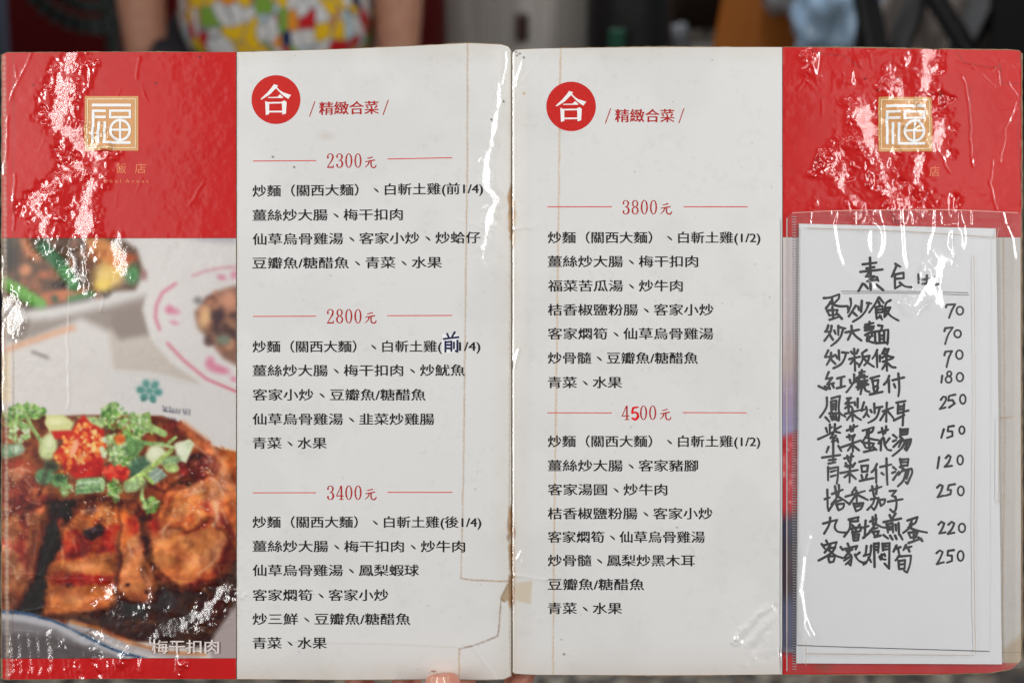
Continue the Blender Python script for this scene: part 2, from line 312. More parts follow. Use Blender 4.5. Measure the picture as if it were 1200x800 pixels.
ell(110, 622, 11, 8, (42, 26, 32), 5, .25); ell(108, 619, 4, 3, (90, 70, 90), 0, .6, .7); ell(108, 598, 7, 5, (72, 32, 34), 10, .3)
line([(72, 610), (76, 625), (72, 655)], 7, (196, 104, 58), 3, .7); ell(73, 660, 2, 6, (238, 174, 92), 0, .4)
poly([(140, 606), (162, 604), (170, 640), (188, 690), (182, 702), (152, 704), (139, 690), (137, 645)], (196, 130, 84), 2); dabs(158, 660, 16, 36, [(214, 148, 98), (176, 108, 64), (200, 134, 90)], 50, 2, 7, .5)
ell(154, 614, 8, 12, (164, 50, 36), 10, .4); ell(148, 628, 6, 14, (216, 134, 74), 10, .6, .7); ell(150, 686, 2.2, 1.8, (50, 30, 30)); ell(173, 692, 2.4, 2, (60, 34, 30))
poly([(162, 590), (180, 596), (176, 640), (184, 664), (174, 660), (164, 625)], (56, 26, 26), 3)
poly([(172, 612), (184, 602), (240, 604), (262, 624), (268, 656), (252, 680), (226, 692), (200, 684), (182, 664)], (204, 138, 88), 2)
dabs(222, 646, 42, 36, [(220, 154, 102), (190, 122, 72), (212, 142, 86), (226, 160, 110)], 130, 2, 8, .5); line([(195, 645), (222, 632), (236, 650)], 1.5, (160, 90, 54), 1.4, .5)
line([(216, 692), (240, 680), (262, 660), (268, 640)], 8, (116, 44, 40), 2.5); ell(180, 616, 9, 12, (160, 54, 42), 0, .5); ell(245, 676, 8, 5, (178, 100, 60), -30, .4)
poly([(184, 606), (192, 576), (214, 560), (246, 548), (268, 560), (285, 590), (285, 650), (268, 632), (244, 604), (222, 624), (200, 616)], (210, 134, 78), 2.5)
dabs(232, 590, 42, 30, [(228, 154, 92), (190, 108, 62), (216, 138, 76), (236, 176, 124), (170, 84, 54)], 160, 1.5, 6, .6)
line([(212, 626), (236, 616), (246, 604)], 4, (164, 66, 50), 2, .8); line([(246, 596), (262, 612), (276, 630)], 7, (120, 46, 48), 3, .8); ell(242, 592, 7, 6, (140, 50, 44), 0, .5)
line([(214, 500), (240, 520), (258, 545), (270, 580)], 12, (216, 140, 92), 4, .9); dabs(246, 532, 22, 14, [(230, 160, 112), (196, 112, 76)], 30, 1.5, 4, .8)
dabs(232, 548, 26, 14, [(140, 52, 50), (112, 40, 42), (170, 76, 66), (90, 30, 34)], 110, 1.5, 5, .85); dabs(202, 505, 14, 11, [(150, 68, 54), (118, 50, 46), (180, 96, 72)], 50, 1.5, 4.5, .85)
ell(230, 535, 10, 4, (50, 26, 30), -10, .5); ell(212, 568, 15, 4, (40, 22, 22), -10, .5); dabs(196, 570, 22, 6, [(150, 80, 50), (120, 56, 40), (184, 112, 74)], 40, 1.5, 4, .9)
ell(258, 570, 8, 26, (232, 160, 116), 12, .6, .7); ell(222, 590, 20, 10, (226, 160, 96), -12, .7, .6)
dabs(170, 596, 14, 10, [(110, 40, 40), (70, 26, 28), (150, 70, 50)], 30, 2, 5, .9); ell(140, 603, 9, 7, (222, 134, 66), 0, .4)
poly([(56, 722), (120, 712), (140, 704), (186, 704), (206, 692), (236, 694), (262, 676), (285, 640), (285, 700), (262, 738), (244, 758), (200, 756), (150, 748), (104, 734)], (62, 44, 40), 3)
dabs(190, 722, 70, 18, [(44, 34, 34), (84, 56, 46), (58, 48, 48)], 70, 3, 8, .6); ell(160, 712, 16, 8, (46, 46, 46), 0, .6); ell(192, 700, 14, 10, (48, 42, 44), 30, .6); ell(250, 712, 16, 22, (70, 42, 36), 20, .6)
# --- plate rim below
poly([(-10, 712), (22, 718), (52, 724), (82, 732), (110, 746), (140, 760), (176, 772), (-10, 775)], (126, 120, 122), 2)
poly([(-10, 740), (60, 744), (120, 765), (120, 775), (-10, 775)], (92, 84, 84), 4)
line([(-10, 719), (30, 724), (66, 732), (98, 750), (140, 764), (170, 772)], 9, (182, 180, 184), 2.5)
line([(-10, 714), (26, 718), (60, 726), (84, 736), (112, 752), (146, 765), (180, 774)], 2.6, (44, 78, 116), .8)
line([(84, 731), (112, 741), (140, 752), (180, 764), (230, 772)], 9, (176, 168, 168), 3); line([(84, 728), (116, 736), (150, 752), (196, 764), (240, 766)], 4, (186, 124, 72), 2, .8)
poly([(285, 690), (266, 722), (252, 742), (244, 762), (250, 775), (285, 775)], (168, 154, 152), 3)
# --- garnish
def leafy(cx, cy, rx, ry, n=60, pale=False):
    cols = [(96, 150, 60), (138, 182, 84), (172, 206, 120), (74, 120, 54), (200, 222, 160)] if not pale else [(150, 190, 110), (190, 214, 150), (214, 228, 190), (112, 156, 84)]
    dabs(cx, cy, rx, ry, cols, n, 1.2, 4, .95, .3, 2.4)
leafy(30, 482, 22, 9, 90); leafy(14, 492, 14, 9, 50); leafy(22, 506, 12, 13, 60, True); line([(28, 480), (34, 495), (50, 520)], 4.2, (160, 192, 112), .9); ell(10, 528, 16, 8, (112, 150, 108), -10, .3); ell(20, 526, 8, 6, (176, 196, 166), 0, .4)
poly([(54, 486), (74, 486), (86, 494), (82, 507), (58, 507), (52, 496)], (212, 212, 146), 1.5); ell(66, 494, 10, 4, (232, 230, 176), 0, .6); ell(56, 524, 10.5, 16, (196, 206, 146), 12, .2); ell(58, 518, 5, 10, (222, 226, 178), 12, .6)
poly([(90, 488), (112, 488), (124, 496), (118, 504), (96, 500)], (178, 200, 134), 1.5)
poly([(60, 505), (84, 504), (92, 490), (98, 486), (108, 496), (122, 504), (122, 530), (118, 556), (88, 560), (72, 545), (62, 532), (74, 520), (82, 515), (64, 514)], (196, 30, 18), 1.5)
dabs(98, 525, 26, 30, [(222, 52, 26), (170, 18, 14), (236, 90, 40), (150, 14, 14)], 120, 1.5, 5, .85)
dabs(96, 520, 24, 24, [(246, 196, 110), (250, 160, 76), (238, 126, 52), (250, 214, 140)], 95, 1.4, 3.4, 1, .3, 1.5); dabs(74, 540, 10, 16, [(240, 140, 52), (250, 176, 84), (214, 84, 30)], 40, 1.4, 3.2, 1, .3); ell(87, 525, 3.6, 11, (246, 170, 130), 22, .3)
dabs(106, 548, 14, 9, [(176, 20, 18), (206, 34, 24)], 30, 3, 5, .8)
leafy(133, 488, 15, 15, 100); leafy(160, 497, 15, 13, 80, True); leafy(156, 508, 12, 9, 40); leafy(136, 526, 17, 18, 150, True); leafy(150, 540, 10, 8, 40); line([(168, 486), (174, 484), (178, 508)], 3, (150, 188, 92), .8)
ell(140, 514, 6, 6, (236, 140, 76), 0, .4); dabs(140, 514, 6, 5, [(240, 160, 90), (214, 110, 50)], 12, 1.2, 2.4)
line([(172, 498), (192, 508)], 8, (164, 192, 118), .9); line([(150, 515), (176, 520), (190, 520)], 5, (128, 168, 96), .9); line([(196, 520), (206, 512)], 4, (166, 194, 112), .8); line([(182, 520), (204, 524)], 3.5, (184, 206, 140), .8)
ell(166, 544, 14, 10, (78, 112, 84), -20, .3); ell(160, 552, 10, 8, (64, 96, 72), 0, .4); poly([(150, 510), (170, 520), (160, 536), (146, 532)], (106, 148, 84), 2)
ell(183, 533, 12, 11, (214, 220, 176), 0, .2); ell(181, 530, 7, 6, (232, 234, 204), 0, .6); poly([(204, 520), (222, 514), (228, 520), (218, 542), (212, 540), (208, 530)], (214, 224, 186), 1.2); ell(212, 528, 6, 9, (232, 234, 208), -10, .5)
ell(200, 540, 12, 6, (140, 170, 120), -15, .3); ell(201, 548, 9, 5.5, (186, 208, 128), 5, .25)
poly([(170, 552), (184, 546), (196, 556), (180, 568)], (140, 160, 140), 1.2); line([(176, 562), (190, 550)], 1.6, (190, 200, 190), .8); line([(170, 556), (178, 566)], 4, (156, 192, 90), .8)
line([(148, 566), (172, 552), (200, 528)], 5.4, (176, 202, 110), .9); line([(150, 564), (198, 528)], 1.4, (210, 226, 150), .8, .8); ell(158, 568, 14, 7, (168, 196, 136), -15, .35); line([(166, 560), (166, 582), (172, 592)], 4.4, (178, 204, 126), .9); leafy(176, 590, 10, 7, 40)
dabs(136, 553, 15, 8, [(200, 26, 20), (226, 50, 30), (168, 16, 18), (240, 90, 60)], 60, 1.5, 4.5, .95); leafy(134, 573, 7, 13, 50)
poly([(89, 561), (120, 558), (124, 564), (121, 577), (89, 580)], (136, 170, 118), 1); line([(91, 566), (120, 563)], 3, (182, 206, 168), 1.2); line([(91, 575), (121, 573)], 3, (98, 138, 84), 1.2); ell(121, 568, 2.6, 8, (170, 200, 140), 0, .4)
ell(52, 558, 11, 10, (92, 134, 92), 0, .25); ell(60, 546, 9, 6, (74, 114, 70), 20, .3); ell(60, 546, 5, 2.6, (40, 66, 40), 20, .4); ell(69, 563, 10, 8.5, (104, 146, 88), 0, .25); ell(69, 559, 7, 4, (54, 86, 48), -10, .4); leafy(78, 574, 8, 7, 25, True)
dabs(30, 585, 26, 10, [(176, 108, 72), (140, 64, 50), (110, 40, 36)], 40, 2, 5, .8); dabs(42, 578, 16, 8, [(196, 124, 84), (160, 90, 62)], 30, 1.5, 4, .8)
for (cx, cy, rx, ry, an, al) in [(252, 588, 7, 20, -8, .5), (262, 560, 6, 14, -20, .4), (228, 572, 14, 5, -15, .5), (196, 622, 9, 5, -20, .5), (236, 655, 18, 8, -30, .3), (18, 556, 12, 5, -20, .5), (34, 560, 8, 3, 10, .4), (10, 640, 9, 14, 10, .4), (22, 668, 10, 12, 0, .35), (160, 640, 7, 10, 0, .35), (150, 660, 5, 14, 5, .3), (98, 664, 18, 5, -4, .35), (90, 700, 20, 6, 0, .3), (212, 600, 12, 6, -15, .4), (244, 540, 8, 3, 20, .5), (110, 598, 10, 4, 0, .4), (254, 640, 7, 12, 20, .4)]: ell(cx, cy, rx, ry, (236, 190, 156), an, .7, al)
for (cx, cy, rx, ry, an, al) in [(60, 602, 6, 12, 10, .5), (206, 690, 24, 5, 5, .4), (172, 660, 4, 24, 5, .4), (140, 660, 2, 40, 2, .5), (36, 640, 5, 30, 8, .4), (230, 560, 20, 3, -12, .5), (196, 600, 4, 12, 20, .4), (100, 585, 40, 4, 0, .5), (62, 545, 14, 5, 20, .5), (268, 620, 5, 14, -20, .4), (90, 650, 22, 3, -6, .4)]: ell(cx, cy, rx, ry, (52, 24, 20), an, .7, al)
for pg_ in ([(80, 608), (90, 594), (140, 590)], [(140, 590), (139, 640), (136, 704), (118, 720), (52, 722), (57, 664), (68, 640), (80, 608)], [(162, 604), (170, 640), (188, 690), (182, 702), (152, 704)], [(172, 612), (176, 640), (182, 664), (200, 684), (226, 692), (252, 680), (268, 656)], [(200, 616), (222, 624), (244, 604), (268, 632)], [(50, 602), (46, 640), (38, 682), (18, 714)], [(56, 545), (48, 575), (26, 604), (0, 600)], [(184, 606), (192, 576), (214, 560), (246, 548)], [(192, 576), (170, 566), (150, 590)], [(60, 585), (90, 592)]): line(pg_, 3.5, (54, 24, 18), 2.6, .6)
# meat glints are part of the printed photograph
for (cx, cy, rx, ry, n) in [(20, 560, 26, 18, 40), (246, 560, 22, 26, 60), (14, 650, 16, 30, 40), (230, 600, 34, 18, 40), (115, 606, 24, 16, 30), (235, 545, 24, 12, 40)]:
    dabs(cx, cy, rx, ry, [(240, 216, 196), (226, 190, 160)], n, .5, 1.3, .7, .5, 2.5)
def gblur(A, sg):
    r = int(sg * 3) + 1; k = np.exp(-np.arange(-r, r + 1) ** 2 / (2 * sg * sg)); k = (k / k.sum()).astype(np.float32)
    P = np.pad(A, ((r, r), (0, 0), (0, 0)), 'edge'); A = sum(k[i] * P[i:i + A.shape[0]] for i in range(2 * r + 1))
    P = np.pad(A, ((0, 0), (r, r), (0, 0)), 'edge'); return sum(k[i] * P[:, i:i + A.shape[1]] for i in range(2 * r + 1))
fw = win(-5, 281, 277, 773, 0); A = ink[fw].copy(); yv, xv = cyy[fw], cxx[fw]
w1 = (fbm((CH, CW), 22, 501, 3)[fw] - .5); w2 = (fbm((CH, CW), 22, 502, 3)[fw] - .5); w3 = (fbm((CH, CW), 6, 503, 3, .7)[fw] - .5); w4 = (fbm((CH, CW), 6, 504, 3, .7)[fw] - .5)
lowm = np.clip((yv - 478) / 30, 0, 1); rimm = 1 - np.clip((yv - 712) / 14, 0, 1); am = lowm * rimm
sx = np.clip((xv + am * (w1 * 10 + w3 * 5)) * CS - fw[1].start, 0, A.shape[1] - 1); sy = np.clip((yv + am * (w2 * 10 + w4 * 5)) * CS - fw[0].start, 0, A.shape[0] - 1)
gm = am * (1 - .85 * np.clip(1.5 - np.abs(yv - 530) / 50, 0, 1)); sx = np.clip((xv + gm * (w1 * 10 + w3 * 5)) * CS - fw[1].start, 0, A.shape[1] - 1); sy = np.clip((yv + gm * (w2 * 10 + w4 * 5)) * CS - fw[0].start, 0, A.shape[0] - 1)
Bw = A[np.rint(sy).astype(int), np.rint(sx).astype(int)]; B1 = gblur(Bw, .8); B2 = gblur(Bw, 2.1)
B2 = B2 * .9 + 21; upm = (1 - np.clip((yv - 440) / 40, 0, 1))[..., None]; ink[fw] = B1 * (1 - upm) + B2 * upm
fw = win(0, 277, 279, 771, 0); f_ = ink[fw]; mxc = f_.max(-1); sat = (mxc - f_.min(-1)) / (mxc + 1)
meaty = (np.clip((sat - .22) * 4, 0, 1) * (cyy[fw] > 485) * (f_[..., 0] > f_[..., 1] + 12) * np.clip(np.minimum(np.hypot((cxx[fw] - 94) / 36, (cyy[fw] - 522) / 40), np.hypot((cxx[fw] - 137) / 18, (cyy[fw] - 553) / 12)) * 4 - 3.6, 0, 1))[..., None]
g1 = fbm((CH, CW), 20, 3, 3, .5)[fw][..., None]; g2 = fbm((CH, CW), 13, 8, 3, .5)[fw][..., None]; g3 = 1 - np.abs(fbm((CH, CW), 26, 12, 3, .5)[fw][..., None] * 2 - 1) * 3
f_ = f_ * (1 - meaty) + 255 * (f_ / 255) ** np.array((1.12, 1.16, 1.12), np.float32) * meaty * 1.02
f_ = f_ * (1 - meaty) + f_ * (.62 + .76 * g1) * meaty; fib = fbm((CH, CW), 3, 19, 2)[fw][..., None]; f_ = f_ * (1 - meaty) + f_ * (.95 + .10 * fib) * meaty
red_ = np.clip((g2 - .52) * 7, 0, 1) * meaty * .2; f_ = f_ * (1 - red_) + np.array((132, 50, 38), np.float32) * red_
org = np.clip((.47 - g2) * 7, 0, 1) * meaty * .25; f_ = f_ * (1 - org) + np.array((232, 160, 96), np.float32) * org
dk = np.clip(g3 * 1.2 - .55, 0, 1) * meaty * .28; f_ = f_ * (1 - dk) + np.array((84, 36, 28), np.float32) * dk
sp_ = np.clip((fbm((CH, CW), 3.2, 14, 2, .6)[fw][..., None] - .66) * 9, 0, 1) * np.clip((fbm((CH, CW), 26, 15, 2)[fw][..., None] - .5) * 6, 0, 1) * meaty * .18; f_ = f_ * (1 - sp_) + np.array((246, 224, 206), np.float32) * sp_
f_ = f_ * (1 - meaty * .8) + gblur(f_, 1.1) * meaty * .8
f_ = f_ * (1 - meaty) + ((f_ - 120) * 1.18 + 112) * meaty
grn = (np.clip((f_[..., 1] - f_[..., 0] - 4) / 14, 0, 1) * (cyy[fw] > 465))[..., None]; lf_ = fbm((CH, CW), 5, 611, 3, .7)[fw][..., None]
f_ = f_ * (1 - grn) + f_ * (.66 + .62 * lf_) * grn; f_ = np.clip(f_, 4, 250)
ink[fw] = f_ * (0.99 + 0.02 * fbm((CH, CW), 2.2, 5, 1)[fw][..., None])
# fresh glints and glaze over the meat, still flat print
for pts_, w_, al_ in [([(246, 560), (256, 566), (262, 580)], 2.2, .8), ([(252, 590), (255, 606), (250, 616)], 2.6, .7), ([(216, 582), (228, 576), (240, 574)], 1.6, .8), ([(226, 520), (240, 530), (248, 540)], 1.8, .7), ([(190, 622), (198, 612)], 1.5, .7), ([(232, 672), (246, 662), (256, 650)], 1.6, .7),
    ([(10, 552), (24, 548), (34, 552)], 1.8, .7), ([(30, 562), (38, 572)], 1.5, .7), ([(4, 625), (14, 632)], 1.4, .6), ([(6, 655), (16, 664), (20, 676)], 2.2, .5), ([(30, 602), (34, 614)], 1.4, .7), ([(96, 600), (104, 597)], 1.4, .7), ([(126, 598), (134, 602)], 1.4, .7), ([(86, 632), (90, 646)], 1.4, .6), ([(72, 640), (74, 654)], 1.4, .6),
    ([(150, 634), (154, 650)], 1.6, .6), ([(168, 668), (176, 684)], 1.8, .5), ([(118, 655), (132, 652)], 1.4, .4), ([(206, 560), (214, 556)], 1.6, .7), ([(236, 548), (246, 550)], 1.3, .8), ([(262, 600), (266, 612)], 2, .6), ([(36, 588), (46, 590)], 1.3, .6), ([(100, 620), (108, 617)], 1.2, .6)]: line(pts_, w_ * 1.25, (244, 206, 176), 1.9, al_ * .62)
for k in range(150):
    x = random.choice([random.gauss(240, 16), random.gauss(20, 16), random.gauss(112, 18)]); y = random.choice([random.gauss(552, 10), random.gauss(606, 12), random.gauss(585, 14)])
    if 2 < x < 274 and y > 540: ell(x, y, random.uniform(.6, 1.5), random.uniform(.4, .8), (248, 222, 200), random.uniform(-40, 40), .4, random.uniform(.3, .8))
# --- right outer panel
rect(918, 1215, 50, 278, RED); rect(918, 1215, 278, 764, (216, 208, 206)); rect(918, 1215, 764, 815, (196, 28, 28))
for y, c in [(280, (214, 202, 202)), (340, (210, 196, 198)), (385, (196, 176, 172)), (430, (168, 146, 172)), (470, (152, 146, 184)), (505, (160, 156, 172))]:
    w = win(918, 1215, y, y + 70, 0); t = np.clip((cyy[w] - y) / 35, 0, 1); blend(w, t, c)
poly([(910, 515), (935, 505), (960, 516), (960, 610), (910, 616)], (196, 48, 58), 4); dabs(924, 555, 14, 36, [(222, 90, 96), (226, 150, 150), (180, 20, 34)], 40, 2, 5, .8)
poly([(910, 606), (960, 600), (960, 762), (910, 762)], (52, 50, 74), 8); poly([(910, 640), (960, 640), (960, 700), (910, 700)], (66, 44, 50), 12, .8); poly([(910, 700), (960, 700), (960, 762), (910, 762)], (96, 100, 128), 10, .7)
rect(1166, 1215, 268, 776, (206, 200, 192))
for x0_, x1_, y0_, y1_, c_ in ((277, 918, 40, 812, PAGE), (-10, 277, 40, 278.9, RED), (-10, 277, 770.9, 815, (198, 18, 18)), (918, 1215, 40, 278, RED)): rect(x0_, x1_, y0_, y1_, c_)
# --- wear and page tone: grime, scuffs with a painted glare veil, yellowed tape edges, rust stains along the spine
n1 = fbm((CH, CW), 90, 61, 4); n2 = fbm((CH, CW), 8, 62, 4, .65); n3 = fbm((CH, CW), 30, 63, 3)
ink *= (1 - 0.02 * np.clip((n1 - .45) * 5, 0, 1) - 0.025 * np.clip((n2 - .55) * 5, 0, 1) * np.clip((n3 - .4) * 4, 0, 1))[..., None]
wp = (cxx > 277) & (cxx < 917)
grime = np.clip(1 - np.minimum(np.minimum(np.abs(cyy - 52), np.abs(796 - cyy)), np.abs(cxx - 600)) / 26, 0, 1) * (0.3 + n3) * wp
ink[:] = ink * (1 - .30 * grime[..., None]) + np.array((196, 182, 160), np.float32) * .30 * grime[..., None]
bl = np.clip((cyy - 752) / 45, 0, 1) * wp * .35; ink[:] = ink * (1 - bl[..., None]) + np.array((206, 194, 184), np.float32) * bl[..., None]  # white pages tinted browner towards the bottom edge
TAN = (170, 128, 84); clean_line = line
def line(pts, wd_, c, soft=0.8, al=1.0):
    q = []
    for (xa, ya), (xb, yb) in zip(pts[:-1], pts[1:]):
        n = max(1, int(math.hypot(xb - xa, yb - ya) / 6))
        for k in range(n): q.append((xa + (xb - xa) * k / n + random.uniform(-.35, .35), ya + (yb - ya) * k / n + random.uniform(-.35, .35)))
    q.append(pts[-1])
    for i in range(len(q) - 1): clean_line([q[i], q[i + 1]], wd_ * random.uniform(.8, 1.2), c, soft, al * random.uniform(.65, .9))
line([(548, 45), (547.5, 200), (545, 400), (543, 560), (540, 677)], 1.1, TAN, .6, .75); line([(540, 677), (552, 679), (578, 681), (600, 682)], 1.2, (150, 110, 70), .6, .8)
line([(657, 50), (655, 220), (652, 450), (649, 650), (648, 800)], 1.2, (196, 152, 100), .7, .8); line([(538, 760), (538, 796)], 1.2, (176, 134, 80), .6, .8)
line([(587, 705), (584, 740), (583, 746), (560, 754), (538, 760)], 1.2, (120, 90, 64), .6, .9); line([(536, 758), (470, 755), (340, 752)], .8, (190, 176, 164), .8, .5); line([(278, 50), (277.5, 800)], 2.0, (206, 196, 182), .8)
poly([(595, 685), (600, 683), (600, 704), (588, 706), (587, 700)], (176, 156, 128), .8); line([(595, 685), (587, 702), (592, 706)], 1, (120, 88, 56), .6); poly([(602, 684), (624, 680), (622, 708), (604, 704)], (206, 192, 168), 1.2, .8)
for (y0, y1, a) in [(218, 285, 1.0), (596, 668, 1.0), (668, 725, .7)]:
    for k in range(int(46 * a)):
        y = random.uniform(y0, y1); q = 1 - abs((y - (y0 + y1) / 2) / ((y1 - y0) / 2)); ell(600 + random.gauss(-.6, 1.2), y, random.uniform(.8, 2.2) * (.5 + q), random.uniform(3, 9), random.choice([(140, 84, 30), (96, 52, 18), (176, 120, 60)]), random.uniform(-6, 6), .6, .55)
line([(598.4, 60), (598, 300), (597, 600), (598, 797)], 1.2, (170, 156, 134), .8, .8); line([(604.5, 60), (604, 400), (604, 795)], 1.2, (200, 190, 172), .8, .7)
for k in range(150):
    x = random.uniform(280, 915); y = random.uniform(55, 795); r = random.choice([.4, .5, .5, .6, .8]); ell(x, y, r, r * .8, random.choice([(120, 100, 80), (70, 64, 60), (170, 150, 130)]), 0, .6, random.uniform(.3, .9))
for (x, y) in [(345, 196), (605, 60), (606, 64), (609, 62), (614, 67), (590, 118), (576, 140), (320, 184), (661, 766)]: ell(x, y, 1.2, 1, (50, 44, 40), 0, .4)
ell(508, 786, 3, .9, (130, 86, 40), 0, .4); ell(614, 109, 1.2, 1.4, (180, 140, 60)); ell(382, 160, 8, 4, (206, 196, 188), 0, .9, .6)
for k in range(110):
    x = random.choice([random.uniform(3, 274), random.uniform(920, 1195)]); y = random.uniform(60, 276); l = random.uniform(2, 12); a = random.uniform(0, 3.14)
    line([(x, y), (x + l * math.cos(a), y + l * math.sin(a))], .7, random.choice([(226, 120, 110), (150, 26, 22), (214, 90, 84), (120, 30, 26)]), .5, random.uniform(.2, .6))
for (x, y) in [(183, 98), (234, 67), (1014, 92), (1028, 106), (1052, 92), (953, 60), (39, 100)]: ell(x, y, 1.2, 1.1, (60, 30, 26), 0, .4)
w = win(-5, 277, 55, 277, 0); sc = np.clip((n2[w] - .5) * 4, 0, 1) * np.clip((n3[w] - .35) * 3, 0, 1) * .22; blend(w, sc, (224, 96, 88))  # scuffs that also paint part of the pale glare veil into the red
w = win(918, 1200, 55, 277, 0); sc = np.clip((n2[w] - .5) * 4, 0, 1) * np.clip((n3[w] - .35) * 3, 0, 1) * .22; blend(w, sc, (224, 96, 88))  # same scuffs and painted veil on the right band
line([(16, 62), (16, 280), (15, 796)], 1.0, (120, 84, 70), .6, .5); line([(5, 62), (6, 300), (9, 796)], 4, (196, 176, 160), 1.2, .6); line([(80, 282), (80, 470)], .8, (240, 236, 230), .6, .5)
for pts in [[(1166, 80), (1172, 76), (1174, 98), (1196, 98)], [(1122, 62), (1130, 74), (1168, 80)], [(1137, 100), (1136, 158)], [(957, 62), (990, 66), (1008, 80)], [(1195, 60), (1198, 90), (1193, 150), (1197, 240)]]: line(pts, 1, (120, 50, 40), .6, .7)
line([(1176, 278), (1177, 500), (1174, 770)], 1.2, (170, 140, 100), .7, .8); line([(1172, 490), (1186, 488)], 1, TAN, .6, .7); poly([(1176, 760), (1200, 740), (1200, 785), (1176, 780)], (176, 150, 112), 4, .6)
ell(965, 781, 10, 5, (150, 70, 30), 0, .5, .7); ink[:] = np.clip(ink, 0, 255)
inkL = srgb(ink).astype(np.float32)
def Is(px, py):
    x = np.clip(np.asarray(px) * CS, 0, CW - 1.001); y = np.clip(np.asarray(py) * CS, 0, CH - 1.001)
    xi = x.astype(int); yi = y.astype(int); fx = (x - xi)[..., None]; fy = (y - yi)[..., None]
    return (inkL[yi, xi] * (1 - fx) + inkL[yi, xi + 1] * fx) * (1 - fy) + (inkL[yi + 1, xi] * (1 - fx) + inkL[yi + 1, xi + 1] * fx) * fy

# ------------------------------------------------------------------ laminated print material
def print_mat(name, color=None, rough=0.36, coat=1.0, crough=0.14, micro=0.00002):
    m, N, Lk, b = mat(name)
    if color is None:
        at = N.new('ShaderNodeAttribute'); at.attribute_name = 'ink'
        Lk.new(at.outputs['Color'], b.inputs['Base Color'])
    else:
        tcn = N.new('ShaderNodeTexCoord'); nz = N.new('ShaderNodeTexNoise'); nz.inputs['Scale'].default_value = 900
        Lk.new(tcn.outputs['Object'], nz.inputs['Vector']); mx = N.new('ShaderNodeMixRGB'); c = lin(*color)
        mx.inputs[1].default_value = c; mx.inputs[2].default_value = tuple(min(1, v * 1.35 + .012) for v in c[:3]) + (1,)
        Lk.new(nz.outputs['Fac'], mx.inputs[0]); Lk.new(mx.outputs[0], b.inputs['Base Color'])
    b.inputs['Roughness'].default_value = rough; b.inputs['Specular IOR Level'].default_value = 0.3; b.inputs['Coat IOR'].default_value = 1.75
    b.inputs['Coat Weight'].default_value = coat; b.inputs['Coat Roughness'].default_value = crough
    tc = N.new('ShaderNodeTexCoord'); n2 = N.new('ShaderNodeTexNoise'); n2.inputs['Scale'].default_value = 420; n2.inputs['Detail'].default_value = 3
    Lk.new(tc.outputs['Object'], n2.inputs['Vector']); bp = N.new('ShaderNodeBump'); bp.inputs['Strength'].default_value = 1; bp.inputs['Distance'].default_value = 1.0
    ac = N.new('ShaderNodeAttribute'); ac.attribute_name = 'crinkle'; n4 = N.new('ShaderNodeTexNoise'); n4.inputs['Scale'].default_value = 850; n4.inputs['Detail'].default_value = 3; n4.inputs['Roughness'].default_value = .6; Lk.new(tc.outputs['Object'], n4.inputs['Vector'])
    ma = N.new('ShaderNodeMath'); ma.operation = 'MULTIPLY'; ma.inputs[1].default_value = micro; Lk.new(n2.outputs['Fac'], ma.inputs[0])
    mb = N.new('ShaderNodeMath'); mb.operation = 'MULTIPLY'; Lk.new(n4.outputs['Fac'], mb.inputs[0]); Lk.new(ac.outputs['Fac'], mb.inputs[1])
    mc = N.new('ShaderNodeMath'); mc.operation = 'MULTIPLY_ADD'; mc.inputs[1].default_value = .00024; Lk.new(mb.outputs[0], mc.inputs[0]); Lk.new(ma.outputs[0], mc.inputs[2])
    Lk.new(mc.outputs[0], bp.inputs['Height']); Lk.new(bp.outputs[0], b.inputs['Coat Normal'])
    return m
M_PRINT = print_mat('laminated_print'); M_BLACK = print_mat('black_print_ink', (22, 20, 20)); M_RED = print_mat('red_print_ink', (170, 22, 18))
M_LINE = print_mat('fine_red_rule', (205, 74, 66)); M_DISC = print_mat('red_disc_print', (190, 28, 20)); M_WHITE = print_mat('white_print', (236, 235, 232)); M_GOLD = print_mat('tan_gold_print', (200, 146, 92)); M_PALE = print_mat('pale_gold_print', (236, 214, 178))
M_BRIGHT = print_mat('bright_red_marker', (214, 6, 22)); M_BLUE = print_mat('blue_black_pen', (20, 24, 66)); M_PATCH = print_mat('correction_patch_paper', (226, 227, 232)); M_FAINT = print_mat('faint_gold_print', (214, 110, 70)); M_CAP = print_mat('caption_print', (216, 206, 200))

# ------------------------------------------------------------------ menu
BASE_Z = -0.198                                        # bottom edge of the boards in the menu's own frame
menu = empty('menu', W(0, DIST, BASE_Z), (R(-PITCH), 0, 0))
tag(menu, 'open laminated red and white restaurant menu with priced set meals, worn at the spine', 'menu')
def loc(px, py, h):                                    # picture position and height (mm towards the viewer) -> menu frame
    return np.stack([(np.asarray(px) - 600) * PX, -np.asarray(h) * 0.001, (400 - np.asarray(py)) * PX - BASE_Z], -1)
def grid_mesh(name, P):
    nr, nc = P.shape[:2]; me = bpy.data.meshes.new(name)
    idx = np.arange(nr * nc).reshape(nr, nc)
    q = np.stack([idx[:-1, :-1], idx[1:, :-1], idx[1:, 1:], idx[:-1, 1:]], -1).reshape(-1, 4)
    me.vertices.add(nr * nc); me.vertices.foreach_set('co', P.reshape(-1).astype(np.float32))
    me.loops.add(q.size); me.loops.foreach_set('vertex_index', q.reshape(-1).astype(np.int32))
    me.polygons.add(len(q)); me.polygons.foreach_set('loop_start', (np.arange(len(q)) * 4).astype(np.int32)); me.polygons.foreach_set('loop_total', np.full(len(q), 4, np.int32))
    me.update(calc_edges=True); return me
def paint(me, C):
    a = me.color_attributes.new('ink', 'FLOAT_COLOR', 'POINT'); C = C.reshape(-1, 3)
    a.data.foreach_set('color', np.concatenate([C, np.ones((len(C), 1))], 1).astype(np.float32).reshape(-1))
